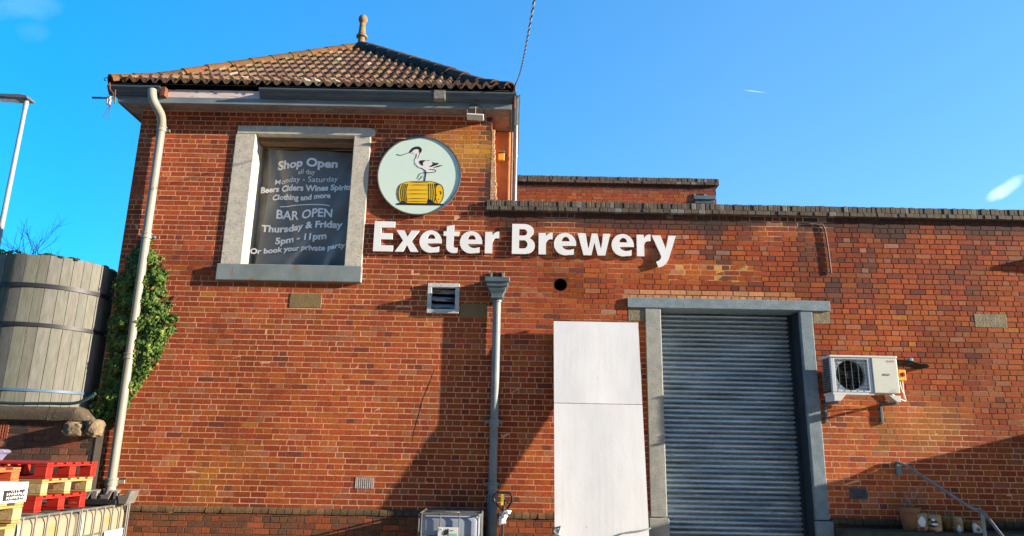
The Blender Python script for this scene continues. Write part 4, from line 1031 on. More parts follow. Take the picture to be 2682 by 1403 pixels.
for (xa, xb, zb_) in ((-9.6, -8.35, 0), (-8.34, P(132, 1080, GW).x, 0), (P(132, 1080, GW).x + .006, xe, 0)):
    i = len(mb.v); m_ = len(prof); ns = 5
    for k in range(ns + 1):
        xx = xa + (xb - xa) * k / ns
        mb.v += [(xx, y + random.uniform(-.006, .006), z + random.uniform(-.005, .005)) for y, z in prof]
    for k in range(ns):
        for j in range(m_ - 1): mb.f.append((i + k * m_ + j, i + k * m_ + j + 1, i + (k + 1) * m_ + j + 1, i + (k + 1) * m_ + j)); mb.c.append(None); mb.sm.append(True)
    mb.f.append(tuple(i + j for j in range(m_))); mb.f.append(tuple(i + ns * m_ + j for j in reversed(range(m_)))); mb.c += [None] * 2; mb.sm += [False] * 2
# sloping broken end
i = len(mb.v)
for f_ in (0, .4, .75, 1):
    xx = xe + .004 + (xf - xe) * f_; drop = (ct - cbz) * (.12 * f_ + .66 * f_ ** 2)
    mb.v += [(xx + random.uniform(-.01, .01), y + .02 * f_, max(cbz - .02 * f_, z - drop * (1 if z > cbz + .05 else 0))) for y, z in prof]
for k in range(3):
    for j in range(len(prof) - 1): mb.f.append((i + k * 8 + j, i + k * 8 + j + 1, i + (k + 1) * 8 + j + 1, i + (k + 1) * 8 + j)); mb.c.append(None); mb.sm.append(True)
mb.f.append(tuple(i + 24 + j for j in reversed(range(8)))); mb.f.append(tuple(i + j for j in range(8))); mb.c += [None] * 2; mb.sm += [False] * 2
part('coping', mb, M['cap'], t, sharp=45)
def rock(cx, cy, cz, rx, ry, rz_, seed):
    b = bmesh.new(); bmesh.ops.create_icosphere(b, subdivisions=3, radius=1)
    mb = MB()
    for v in b.verts:
        n = v.co.normalized(); m = max(abs(n.x), abs(n.y), abs(n.z)); q = n.lerp(n / m, .6); k = 1 + .22 * noise.noise(n * 1.6 + Vector((seed, 0, 0))) + .08 * noise.noise(n * 5 + Vector((seed, 3, 0)))
        mb.v.append((cx + q.x * rx * k, cy + q.y * ry * k, cz + q.z * rz_ * k))
    mb.f = [tuple(v.index for v in f.verts) for f in b.faces]; mb.c = [None] * len(mb.f); mb.sm = [False] * len(mb.f); b.free(); return mb
a = P(192, 1125, GW - .1); part('rubble', rock(a.x, GW - .04, a.z + .01, .13, .13, .095, 3), M['rubble'], t)
a = P(240, 1120, GW - .1); part('rubble', rock(a.x, GW - .02, a.z, .085, .12, .11, 8), M['rubble'], t)

VX, VY, VR = -7.12, .15, .85
vz0, vz1 = P(90, 1062, VY - VR).z - .35, 4.32
t = thing('wooden_vat', 'large round vat of weathered grey planks behind the low coping wall', 'vat', loc=(VX, VY, vz0))
mb = MB(); a = 0; rnd = random.Random(5)
while a < 2 * math.pi - .02:
    w = rnd.uniform(.15, .205); b_ = min(a + w, 2 * math.pi); c = lerp3((.088, .090, .082), (.155, .156, .142), rnd.random()); c = lerp3(c, (.10, .105, .07), max(0, rnd.gauss(0, .2))); c = jit(c, .1)
    e = rnd.uniform(-.006, .006); zt_ = vz1 + rnd.uniform(-.012, .012); g_ = .004
    ang = [a + g_, (a + b_) / 2, b_ - g_]
    i = len(mb.v); zz = [vz0 + (zt_ - vz0) * k / 6 for k in range(7)]
    for z in zz:
        for t_ in ang: mb.v.append((VX + (VR + e) * math.cos(t_), VY + (VR + e) * math.sin(t_), z))
        for t_ in reversed(ang): mb.v.append((VX + (VR - .05) * math.cos(t_), VY + (VR - .05) * math.sin(t_), z))
    for k in range(6):
        for j in range(6): mb.f.append((i + k * 6 + j, i + k * 6 + (j + 1) % 6, i + k * 6 + 6 + (j + 1) % 6, i + k * 6 + 6 + j)); mb.c.append(c); mb.sm.append(j in (0, 1))
    mb.f.append(tuple(i + 36 + j for j in range(6))); mb.c.append(tuple(v * .8 for v in c)); mb.sm.append(False)
    a = b_
part('staves', mb, M['vatwood'], t, sharp=30)
mb = MB(); mb.lathe([(VR - .06, vz0), (VR - .06, vz1 - .05), (0, vz1 - .05)], VX, VY, n=48); part('liner', mb, M['void'], t)
for (z, h, m, nm, th) in ((3.87, .06, 'hoop', 'hoop', .012), (3.30, .055, 'hoop', 'hoop', .012), (2.38, .036, 'bluestrap', 'strap', .010)):
    mb = MB(); R_ = VR + .008
    mb.lathe([(R_, z - h / 2), (R_ + th, z - h / 2), (R_ + th, z + h / 2), (R_, z + h / 2), (R_, z - h / 2)], VX, VY, n=72); part(nm, mb, M[m], t, sharp=30)
mb = MB(); rnd = random.Random(8)
for k in range(9):
    a_ = math.radians(rnd.uniform(-75, -5)); mb2 = rock(VX + (VR - .08) * math.cos(a_), VY + (VR - .08) * math.sin(a_), vz1 + .0, rnd.uniform(.05, .12), .06, rnd.uniform(.02, .05), k); i = len(mb.v); mb.v += mb2.v; mb.f += [tuple(i + q for q in f) for f in mb2.f]; mb.c += mb2.c; mb.sm += mb2.sm
part('rim_sealant', mb, M['black'], t)
# hose lying on the wall beside the vat
hp_ = [P(x, y, GW + .08) for x, y in ((-40, 1052), (40, 1056), (120, 1056), (190, 1056), (225, 1046), (250, 1030))]
mb = MB(); mb.tube(smooth_path([(p.x, GW + .08, p.z) for p in hp_], 6), .022, 10); M['hose'] = mat('dark_green_hose', (.022, .045, .045), (.03, .055, .055), rough=.5)
o = mb.build('hose', M['hose']); tag(o, 'dark green hose lying along the low wall in front of the vat', 'hose')

# ------------------------------------------------------------------ street lamp and bare shrubs beyond
a = P(70, 262, 6); b = P(3, 640, 6)
t = thing('street_lamp', 'tall grey street lamp with flat head beyond the vat', 'street lamp', loc=(a.x, 6, .5))
mb = MB(); mb.tube([(a.x, 6, .5), (a.x, 6, 5.2), (a.x, 6, 5.25), (a.x, 6, a.z)], [.085, .08, .065, .05], 14); part('column', mb, M['lampgrey'], t)
mb = MB(); hx0, hz0 = a.x, a.z
mb.prism([(hx0 + .12, hz0 - .02), (hx0 + .10, hz0 + .06), (hx0 - .1, hz0 + .10), (hx0 - .55, hz0 + .105), (hx0 - .82, hz0 + .07), (hx0 - .80, hz0 + .03), (hx0 - .3, hz0 - .02)], 5.84, 6.16); part('lamp_head', mb, M['lamphead'], t, bevel=.03, seg=3)
mb = MB(); mb.box(hx0 - .68, hx0 - .22, 5.9, 6.1, hz0 - .03, hz0 + .02); part('lens', mb, M['glassy'], t, bevel=.01)
mb = MB(); mb.tube([(hx0, 6, hz0 - .25), (hx0, 6, hz0 + .04)], .06, 12); part('collar', mb, M['lampgrey'], t)
rnd = random.Random(31)
def twig(mb, p, d, ln, r, lev):
    pts = [p]; q = p.copy(); dd = d.copy()
    for k in range(4):
        dd = (dd + Vector((rnd.gauss(0, .13), rnd.gauss(0, .13), rnd.gauss(.03, .08)))).normalized(); q = q + dd * ln / 4; pts.append(q.copy())
        if lev > 0 and k >= 1:
            for _ in range(rnd.choice((1, 1, 2))):
                s = (dd + Vector((rnd.gauss(0, .5), rnd.gauss(0, .5), rnd.gauss(.05, .25)))).normalized(); twig(mb, q, s, ln * rnd.uniform(.4, .65), r * .6, lev - 1)
    mb.tube(pts, [r, r * .85, r * .7, r * .5, r * .3], 5, cap=False)
for k, (px, py, h, lab) in enumerate(((48, 690, 1.35, 'leafless twiggy shrub rising above the vat nearest the lamp'), (85, 700, 1.05, 'small leafless shrub above the vat between two others'), (125, 700, 1.15, 'leafless twiggy shrub leaning right above the middle of the vat rim'))):
    w = P(px, py, 4.2); t = thing('bare_shrub', lab, 'shrub', 'leafless shrubs behind the vat', loc=(w.x, 4.2, w.z - 1.5))
    mb = MB()
    for _ in range(3): twig(mb, Vector((w.x + rnd.uniform(-.12, .12), 4.2, w.z - .6)), Vector((rnd.gauss(.1 if k == 2 else 0, .22), rnd.gauss(0, .2), 1)).normalized(), h * rnd.uniform(.65, 1), .010, 2)
    mb.tube([(w.x, 4.2, w.z - 1.5), (w.x, 4.2, w.z - .5)], .03, 6); part('branches', mb, M['twig'], t)
w = P(15, 660, 3.6); t = thing('leafy_bush', 'bright green bush top peeping over the vat rim at left', 'bush', loc=(w.x, 3.6, w.z - 2))
mb = MB()
for _ in range(160):
    p = Vector((w.x + rnd.gauss(0, .16), 3.6 + rnd.gauss(0, .15), w.z - abs(rnd.gauss(0, .14)) + .03)); leaf(mb, p, rnd.uniform(.05, .09), Vector((rnd.gauss(0, .6), -1, rnd.gauss(.4, .5))), rnd.uniform(-2, 2), lerp3((.07, .14, .02), (.16, .24, .05), rnd.random()))
part('leaves', mb, M['leaf'], t, recalc=False)
mb = MB(); mb.tube([(w.x, 3.6, w.z - 2), (w.x + .05, 3.6, w.z)], .025, 6); part('stem', mb, M['stem'], t)

# ------------------------------------------------------------------ eaves fittings: aerial, floodlight, lamp box, overhead cable
a = P(287, 258, -.36)
t = thing('aerial', 'small aerial and junction box clamped to the left eaves corner', 'aerial', loc=(a.x, -.36, a.z))
mb = MB(); q0 = P(242, 256, -.4); q1 = P(300, 256, -.38); mb.box(q0.x, q1.x, -.42, -.395, q0.z - .014, q0.z + .014); part('boom', mb, M['cage'], t, bevel=.003)
mb = MB(); q = P(286, 265, -.41); mb.lathe([(.0, q.z - .065), (.034, q.z - .06), (.036, q.z + .02), (.026, q.z + .035), (.03, q.z + .07), (0, q.z + .075)], q.x, -.43, n=14); part('junction_box', mb, M['acwhite'], t)
mb = MB(); r0 = P(289, 218, -.45); r1 = P(290, 236, -.45); r2 = P(299, 246, -.45); r3 = P(302, 272, -.45)
mb.tube([(p.x, -.47, p.z) for p in (r0, r1, r2, r3)], .011, 8); mb.tube([(r1.x + .085, -.47, r1.z), (r3.x + .0, -.47, r3.z)], .009, 8); part('bracket', mb, M['rust'], t)
for (dx, dz) in ((-.10, -.22), (-.05, -.26), (0, -.24)):
    mb = MB(); z0 = P(290, 275, -.42); mb.tube([(z0.x + dx * .2, -.42, z0.z), (z0.x + dx, -.42, z0.z + dz)], .004, 5); part('loose_wire', mb, M['cable_dark'], t)
mb = MB(); h0 = P(276, 205, -.4); mb.tube(smooth_path([(h0.x + .06, -.4, h0.z), (h0.x, -.4, h0.z + .01), (h0.x - .015, -.4, h0.z - .03), (h0.x + .015, -.4, h0.z - .04)], 4), .007, 6); part('hook', mb, M['rust'], t)
f0 = P(1245, 307, -.25)
t = thing('floodlight', 'slim pale floodlight hung on thin arms under the right end of the gutter', 'floodlight', loc=(f0.x, -.25, f0.z))
mb = MB(); mb.box(-.135, .135, -.07, .07, -.018, .012, rot=Matrix.Rotation(math.radians(-14), 3, 'X') @ Matrix.Rotation(math.radians(3), 3, 'Y'), org=(f0.x, -.27, f0.z)); part('lamp_body', mb, M['label'], t, bevel=.008)
mb = MB(); mb.box(-.11, .11, -.05, .05, -.024, -.018, rot=Matrix.Rotation(math.radians(-14), 3, 'X') @ Matrix.Rotation(math.radians(3), 3, 'Y'), org=(f0.x, -.27, f0.z)); part('lens', mb, M['glassy'], t)
mb = MB()
for s in (-1, 1): mb.tube(smooth_path([(f0.x + s * .11, -.25, f0.z + .01), (f0.x + s * .135, -.28, f0.z + .08), (f0.x + s * .12, -.30, f0.z + .15), (f0.x + s * .04, -.335, f0.z + .19)], 4), .006, 6)
mb.tube([(f0.x, -.335, f0.z + .25), (f0.x + .0, -.27, f0.z + .01)], .008, 6); part('bracket', mb, M['black'], t)
mb = MB(); mb.box(f0.x - .05, f0.x + .05, -.36, -.33, f0.z + .17, f0.z + .23); part('mounting_plate', mb, M['black'], t)
b0 = P(1313, 410, .52)
t = thing('amber_wall_box', 'small amber box fixed on the orange rendered pier', 'wall box', loc=(b0.x, .53, b0.z))
mb = MB(); mb.box(b0.x - .055, b0.x + .055, .46, .549, b0.z - .085, b0.z + .045); part('case', mb, M['lampbox'], t, bevel=.01)
mb = MB(); mb.box(b0.x - .06, b0.x + .06, .43, .549, b0.z + .047, b0.z + .075); part('hood', mb, M['oldtimber'], t, bevel=.004)
ca = P(1352, 216, -.45); cb_ = P(1404, -30, -7.0)
d = (cb_ - ca); mbA, mbB = MB(), MB(); n = 330
dn = d.normalized(); s1 = dn.orthogonal().normalized(); s2 = dn.cross(s1)
for mb, ph in ((mbA, 0), (mbB, math.pi)):
    pts = []
    for k in range(n + 1):
        p = ca + d * (k / n) + Vector((0, 0, -.12 * math.sin(math.pi * k / n))); t_ = k * .55 + ph; pts.append(p + (s1 * math.cos(t_) + s2 * math.sin(t_)) * .0045)
    mb.tube(pts, .0048, 6)
t = thing('overhead_cable', 'twisted overhead cable rising from the right roof corner into the sky', 'cable', loc=tuple(ca))
part('strand', mbA, M['cable_light'], t); part('strand', mbB, M['cable_dark'], t)
mb = MB(); mb.tube([(ca.x - .06, ca.y + .12, ca.z - .12), tuple(ca)], .012, 8); mb.tube([(ca.x - .02, -.35, 6.95), (ca.x - .02, -.40, 7.32)], .018, 8); part('anchor', mb, M['rust'], t)

# ------------------------------------------------------------------ air conditioning unit
AX0, AX1 = P(2178, 985, -.46).x, P(2352, 985, -.46).x
AZ1, AZ0 = P(2265, 931, -.46).z, P(2268, 1034, -.46).z
AYF, AYB = -.46, -.14
t = thing('air_conditioner', 'white outdoor air conditioning unit on brackets with one round black fan', 'air conditioner', loc=((AX0 + AX1) / 2, AYB, AZ0))
mb = MB(); mb.box(AX0 - .01, AX1 + .01, AYF - .012, AYB, AZ1 - .03, AZ1)
part('top_cover', mb, M['acwhite'], t, bevel=.006)
sx = AX0 + (AX1 - AX0) * .615
mb = MB(); fx0, fx1, fz0, fz1 = AX0 + .06, sx - .06, AZ0 + .062, AZ1 - .058
zt_, zb_ = AZ1 - .032, AZ0 + .035
mb.box(AX0, fx0, AYF, AYF + .05, zb_, zt_).box(fx1, sx, AYF, AYF + .05, zb_, zt_).box(fx0, fx1, AYF, AYF + .05, fz1, zt_).box(fx0, fx1, AYF, AYF + .05, zb_, fz0)
M['acblue'] = mat('ac_frame_enamel', (.50, .54, .57), (.46, .50, .54), rough=.35)
part('fan_frame', mb, M['acblue'], t, bevel=.006)
fr = min(fx1 - fx0, fz1 - fz0) / 2 - .006; fcx, fcz = (fx0 + fx1) / 2, (fz0 + fz1) / 2
# bell-mouth plate with the fan opening
mb = MB(); n = 48
for k in range(n):
    a, b_ = 2 * math.pi * k / n, 2 * math.pi * (k + 1) / n
    def sq(t_):
        m = max(abs(math.cos(t_)) / ((fx1 - fx0) / 2), abs(math.sin(t_)) / ((fz1 - fz0) / 2)); return (fcx + math.cos(t_) / m, fcz + math.sin(t_) / m)
    o1, o2 = sq(a), sq(b_); i1 = (fcx + fr * math.cos(a), fcz + fr * math.sin(a)); i2 = (fcx + fr * math.cos(b_), fcz + fr * math.sin(b_))
    mb.quad([(o1[0], AYF + .035, o1[1]), (o2[0], AYF + .035, o2[1]), (i2[0], AYF + .025, i2[1]), (i1[0], AYF + .025, i1[1])])
    mb.quad([(i1[0], AYF + .025, i1[1]), (i2[0], AYF + .025, i2[1]), (i2[0], AYF + .12, i2[1]), (i1[0], AYF + .12, i1[1])])
part('fan_shroud', mb, M['acblue'], t, recalc=False)
mb = MB(); mb.prism([(fcx + (fr + .01) * math.cos(2 * math.pi * k / 32), fcz + (fr + .01) * math.sin(2 * math.pi * k / 32)) for k in range(32)], AYF + .125, AYF + .14); part('fan_backing', mb, M['void'], t)
mb = MB(); mb.lathe([(0, .0), (.06, .0), (.065, .03), (.065, .05)], n=20); mb.v = [(fcx + x, AYF + .05 + z, fcz + y) for x, y, z in mb.v]
for k in range(3):
    a = 2 * math.pi * k / 3 + .4
    for (ra, rb) in ((.06, .13), (.13, fr - .012)):
        da = .55
        mb.quad([(fcx + ra * math.cos(a), AYF + .06, fcz + ra * math.sin(a)), (fcx + rb * math.cos(a + .1), AYF + .06, fcz + rb * math.sin(a + .1)), (fcx + rb * math.cos(a + .1 + da), AYF + .10, fcz + rb * math.sin(a + .1 + da)), (fcx + ra * math.cos(a + da), AYF + .10, fcz + ra * math.sin(a + da))], None, True)
part('fan', mb, M['fan'], t)
mb = MB()
for k in range(5):
    x = fx0 + (fx1 - fx0) * (k + .5) / 5; mb.tube([(x, AYF - .006, fz0 - .01), (x, AYF - .006, fz1 + .01)], .0024, 6)
part('fan_guard', mb, M['wire'], t)
mb = MB()
for k in range(9):
    z = fz0 + (fz1 - fz0) * (k + .5) / 9; mb.tube([(fx0, AYF + .002, z), (fx1, AYF + .002, z)], .0025, 6)
part('fan_guard', mb, M['fan'], t)
mb = MB(); mb.box(sx + .006, AX1, AYF - .01, AYB, AZ0 + .03, AZ1 - .034); pan = part('service_panel', mb, M['acpanel'], t, bevel=.008)
mb = MB(); px_ = (sx + AX1) / 2 + .02; pz = (AZ0 + AZ1) / 2 + .02; mb.box(px_ - .045, px_ + .045, AYF - .016, AYF - .01, pz - .02, pz + .006); part('panel_handle', mb, M['greyplastic'], pan, bevel=.003)
decal('panel_logo', [stroke([Vector((AX1 - .155 + .011 * k, AZ1 - .075 + .014 * math.sin(k * 2.3)) ) for k in range(13)], .005), stroke([Vector((AX1 - .15, AZ1 - .10)), Vector((AX1 - .05, AZ1 - .097))], .004)], AYF - .0115, M['pinkink'], pan)
decal('panel_print', [stroke([Vector((AX1 - .13, AZ0 + .075)), Vector((AX1 - .06, AZ0 + .075))], .004), stroke([Vector((AX1 - .15, AZ0 + .05)), Vector((AX1 - .05, AZ0 + .05))], .004)], AYF - .0115, M['greyplastic'], pan)
mb = MB(); z0, z1 = AZ0 + .07, AZ1 - .04; nx_, nz_ = 6, 13
for k in range(nx_ + 1):
    y = AYF + .05 + (AYB - AYF - .06) * k / nx_; mb.tube([(AX0 + .006, y, z0), (AX0 + .006, y, z1)], .004, 5)
for k in range(nz_ + 1):
    z = z0 + (z1 - z0) * k / nz_; mb.tube([(AX0 + .002, AYF + .05, z), (AX0 + .002, AYB, z)], .004, 5)
part('coil_guard', mb, M['wire'], t)
mb = MB(); mb.box(AX0 + .03, AX0 + .05, AYF + .06, AYB, z0, z1).box(AX0 + .05, sx, AYB - .04, AYB - .01, z0, z1); part('coil', mb, M['insul'], t)
mb = MB(); mb.box(AX0, sx, AYF + .005, AYB, AZ0 + .0, AZ0 + .033); part('base_pan', mb, M['acwhite'], t, bevel=.004)
for (xa, xb, fl) in ((AX0 + .01, AX0 + .14, 1), (AX1 - .14, AX1, -1)):
    mb = MB(); wt = .11
    pts = [(xa, AZ0 - .002), (xb + (.04 if fl > 0 else 0), AZ0 - .002), (xb - .045 if fl > 0 else xb, AZ0 - .09), (xa if fl > 0 else xa + .07, AZ0 - .09)] if fl > 0 else [(xa - .02, AZ0 - .002), (xb, AZ0 - .002), (xb, AZ0 - .09), (xa + .085, AZ0 - .09)]
    mb.prism(pts, AYF - .005, AYF + .012); mb.box(xa if fl > 0 else xb - .015, xa + .015 if fl > 0 else xb, AYF + .012, AYB - .02, AZ0 - .09, AZ0 - .002); part('foot_bracket', mb, M['acwhite'], t, bevel=.003)
for x in (AX0 + .04, AX1 - .09):
    mb = MB(); mb.box(x, x + .035, AYF - .03, -.004, AZ0 - .125, AZ0 - .092).box(x, x + .035, -.03, -.004, AZ0 - .38, AZ0 - .126); mb.box(x + .005, x + .03, -.02, .02, -.02, .02) if False else None
    part('wall_bracket', mb, M['irondark'], t, bevel=.003)
mb = MB(); q = [P(x, y, -.10) for x, y in ((2340, 953), (2375, 952), (2405, 958), (2430, 957))]
for dz, r in ((.03, .017), (-.012, .020), (-.045, .012)): mb.tube(smooth_path([(AX1 - .02, -.25, q[0].z + dz), (q[1].x, -.14, q[1].z + dz), (q[2].x, -.09, q[2].z + dz * .8), (q[3].x, -.06, q[3].z + dz * .4), (q[3].x + .05, -.01, q[3].z)], 5), r, 8)
part('pipework', mb, M['insul'], t)
mb = MB(); s_ = P(2384, 941, -.1); mb.box(s_.x - .03, s_.x + .03, -.13, -.07, s_.z - .03, s_.z + .02); M['blueplastic'] = mat('blue_fitting', (.12, .28, .42), rough=.5); part('pipe_fitting', mb, M['blueplastic'], t, bevel=.01)
i0 = P(2363, 981, -.12)
t = thing('isolator_switch', 'yellow isolator switch with red knob beside the air conditioning unit', 'switch', loc=(i0.x, -.05, i0.z))
mb = MB(); mb.box(i0.x - .055, i0.x + .055, -.12, -.002, i0.z - .085, i0.z + .075); part('enclosure', mb, M['switchyellow'], t, bevel=.008)
mb = MB(); mb.lathe([(0, .03), (.03, .03), (.032, 0)], n=20); mb.v = [(i0.x + x, -.121 - z, i0.z + y) for x, y, z in mb.v]; mb.box(i0.x - .007, i0.x + .007, -.165, -.145, i0.z - .03, i0.z + .03); part('knob', mb, M['red'], t)
mb = MB(); mb.tube(smooth_path([(i0.x - .02, -.07, i0.z - .085), (i0.x - .01, -.07, i0.z - .2), (i0.x + .03, -.06, i0.z - .3), (i0.x + .02, -.07, i0.z - .38), (AX1, -.2, AZ0 + .05)], 5), .008, 8); mb.tube([(i0.x + .025, -.06, i0.z - .085), (i0.x + .03, -.05, i0.z - .36)], .008, 8); part('cable_loop', mb, M['label'], t)

# ------------------------------------------------------------------ leaning white boards
bt = P(1450, 841, -.13); bx0, bx1 = P(1450, 841, -.13).x, P(1671, 845, -.13).x
bz1 = bt.z; YT, YBt = -.125, -.66
t = thing('white_board', 'tall white painted board of two sheets leaning on the wall beside the shutter', 'board', loc=((bx0 + bx1) / 2, YBt, -.1))
def byy(z): return YT + (YBt - YT) * (bz1 - z) / (bz1 + .1)
zs = P(1560, 1057, -.32).z
for (za, zb) in ((zs + .004, bz1), (-.1, zs - .004)):
    mb = MB(); ya_, yb_ = byy(za), byy(zb)
    for nseg in (1,):
        i = len(mb.v); nn = 14
        for k in range(nn + 1):
            xx = bx0 + (bx1 - bx0) * k / nn; w = .004 * math.sin(k * .5 + za)
            mb.v += [(xx, ya_ - .02 + w, za), (xx, yb_ - .02 + w * .5, zb), (xx, yb_, zb), (xx, ya_, za)]
        for k in range(nn):
            for j in range(4): mb.f.append((i + k * 4 + j, i + k * 4 + (j + 1) % 4, i + k * 4 + 4 + (j + 1) % 4, i + k * 4 + 4 + j)); mb.c.append(None); mb.sm.append(False)
        mb.f += [(i, i + 1, i + 2, i + 3), tuple(i + nn * 4 + q for q in (3, 2, 1, 0))]; mb.c += [None] * 2; mb.sm += [False] * 2
    part('sheet', mb, M['board'], t)
mb = MB()
for x in (bx0 + .05, (bx0 + bx1) / 2, bx1 - .05):
    i = len(mb.v); a, b_ = -.1, bz1 - .02
    for (z, y) in ((a, byy(a)), (b_, byy(b_))): mb.v += [(x - .025, y + .001, z), (x + .025, y + .001, z), (x + .025, y + .046, z), (x - .025, y + .046, z)]
    for j in range(4): mb.f.append((i + j, i + (j + 1) % 4, i + 4 + (j + 1) % 4, i + 4 + j)); mb.c.append(None); mb.sm.append(False)
    mb.f += [(i, i + 1, i + 2, i + 3), (i + 7, i + 6, i + 5, i + 4)]; mb.c += [None] * 2; mb.sm += [False] * 2
part('rear_batten', mb, M['rawwood'], t)
mb = MB(); zc = bz1 - .35; mb.box(bx0 + .1, bx1 - .1, byy(zc) + .048, -.004, zc - .04, zc + .04); part('prop', mb, M['rawwood'], t)
# rope tied round its foot
q0 = P(1452, 1394, -.62); q1 = P(1464, 1380, -.64); e0 = P(1640, 1397, -.66); e1 = P(1690, 1390, -.66); e2 = P(1703, 1384, -.62)
M['rope'] = mat('blue_grey_rope', (.24, .29, .31), (.16, .2, .22), rough=.9)
mb = MB(); mb.tube(smooth_path([(q1.x + .02, byy(q1.z) - .03, q1.z), (q0.x, byy(q0.z) - .035, q0.z), (q0.x + .3, byy(q0.z) - .04, q0.z - .12), (e0.x - .2, byy(e0.z) - .04, e0.z - .06), (e0.x, byy(e0.z) - .035, e0.z), (e1.x, byy(e1.z) - .035, e1.z), (e2.x + .02, byy(e2.z), e2.z)], 6), .010, 7)
mb.tube([(q1.x - .01, byy(q1.z) - .03, q1.z - .1), (q1.x + .025, byy(q1.z) - .045, q1.z + .01)], .012, 7)
o = mb.build('rope', M['rope']); tag(o, 'blue grey rope tied round the foot of the white board', 'rope')

# ------------------------------------------------------------------ caged liquid tanks
def ibc(label, x0, x1, y0, y1, z0, z1, body, group='caged plastic tanks', grid=(5, 5), face='x'):
    t = thing('caged_tank', label, 'tank', group, loc=((x0 + x1) / 2, (y0 + y1) / 2, z0))
    zp = z0 + .13; e = .035
    b = bmesh.new(); bmesh.ops.create_cube(b, size=1); bmesh.ops.bevel(b, geom=b.edges[:], offset=.09, segments=4, affect='EDGES', profile=.5)
    e = .016
    mb = MB(); sx_, sy_, sz_ = x1 - x0 - 2 * e, y1 - y0 - 2 * e, z1 - zp - .022
    b.verts.index_update()
    for v in b.verts:
        f = .10 / max(sx_, .3); mb.v.append(((x0 + x1) / 2 + v.co.x * sx_, (y0 + y1) / 2 + v.co.y * sy_, zp + sz_ * (v.co.z + .5)))
    mb.f = [tuple(v.index for v in f.verts) for f in b.faces]; mb.c = [None] * len(mb.f); mb.sm = [True] * len(mb.f); b.free()
    part('bottle', mb, M[body], t, sharp=80)
    for horizontal in (0, 1):
        mb = MB(); r = .0085
        if horizontal:
            for k in range(grid[1]):
                z = zp + .02 + (z1 - zp - .03) * k / (grid[1] - 1); rr = r if 0 < k < grid[1] - 1 else .013
                mb.tube([(x0 + .02, y0, z), (x1 - .02, y0, z), (x1, y0 + .02, z), (x1, y1 - .02, z), (x1 - .02, y1, z), (x0 + .02, y1, z), (x0, y1 - .02, z), (x0, y0 + .02, z), (x0 + .02, y0, z)], rr, 7, cap=False)
            part('cage_rail', mb, M['cage'], t)
        else:
            nv = grid[0]
            for k in range(nv + 1):
                xx = x0 + .03 + (x1 - x0 - .06) * k / nv; yy = y0 + .03 + (y1 - y0 - .06) * k / nv
                for y in (y0 - .008, y1 + .008): mb.tube([(xx, y, zp), (xx, y, z1 - .002)], r, 7)
                for x in (x0 - .008, x1 + .008): mb.tube([(x, yy, zp), (x, yy, z1 - .002)], r, 7)
            part('cage_upright', mb, M['cage'], t)
    mb = MB(); mb.box(x0 + .02, x1 - .02, y0 + .25, y0 + .29, z1 - .02, z1 - .004).box(x0 + .02, x1 - .02, y1 - .29, y1 - .25, z1 - .02, z1 - .004); part('top_bar', mb, M['cage'], t)
    mb = MB(); mb.lathe([(0, z1 - .005), (.10, z1 - .005), (.105, z1 - .05)], (x0 + x1) / 2, (y0 + y1) / 2, n=24); part('lid', mb, M['greyplastic'], t)
    mb = MB()
    for y in (y0, (y0 + y1) / 2 - .05, y1 - .1): mb.box(x0, x1, y, y + .1, z0, z0 + .09)
    mb.box(x0, x1, y0, y1, z0 + .092, z0 + .125); part('skid', mb, M['rawwood'], t)
    return t
XI = -4.10
i1 = ibc('caged tank with yellowed panel carrying the red and bare pallets', XI - .98, XI, -4.44, -3.51, -.1, 1.05, 'hdpe')
i2 = ibc('caged tank with paper label standing under the cream downpipe', XI - .98, XI, -3.48, -2.605, -.1, 1.05, 'hdpe')
mb = MB(); mb.box(XI + .012, XI + .016, -3.08, -2.72, .52, .80); o = part('label_plate', mb, M['label'], i2)
mb = MB(); rnd = random.Random(3)
for k in range(22): y = -3.06 + rnd.random() * .27; z = .55 + .055 * (k % 4) + rnd.random() * .01; mb.box(XI + .0165, XI + .0175, y, y + rnd.uniform(.01, .05), z, z + rnd.uniform(.01, .025))
part('label_print', mb, M['greyplastic'], o)
mx0, mx1 = P(1099, 1340, -.95).x, P(1259, 1340, -.95).x; mz = P(1180, 1345, -.95).z
i3 = ibc('caged tank of bluish plastic standing before the middle wall', mx0, mx1, -.95, -.12, -.1, mz, 'hdpe_blue', grid=(3, 4))
lx0 = mx0 + (mx1 - mx0) * .315; lx1 = mx0 + (mx1 - mx0) * .645
mb = MB(); mb.box(lx0, lx1, -.978, -.968, .3, mz - .165).box(lx0 + .01, lx0 + .06, -.9805, -.9785, mz - .22, mz - .172); o = part('label_plate', mb, M['label'], i3, bevel=.004)
mb = MB(); mb.box(lx0 + .14, lx1 - .01, -.9815, -.9785, .42, mz - .24); part('mint_panel', mb, M['mintlabel'], o)
decal('label_print', [[(lx0 + .07, .62), (lx0 + .09, .68), (lx0 + .11, .66), (lx0 + .125, .69), (lx0 + .14, .68), (lx0 + .14, .62), (lx0 + .1, .6)], [(lx0 + .015, mz - .195), (lx0 + .05, mz - .195), (lx0 + .05, mz - .19), (lx0 + .015, mz - .19)], [(lx0 + .16, .66), (lx0 + .2, .66), (lx0 + .2, .668), (lx0 + .16, .668)]], -.9825, M['ink'], o)
mb = MB(); mb.v = []
rag_pts = [(lx0 + .05, -.9, mz - .01), (lx0 + .16, -.98, mz + .012), (lx0 + .27, -.96, mz + .008)]
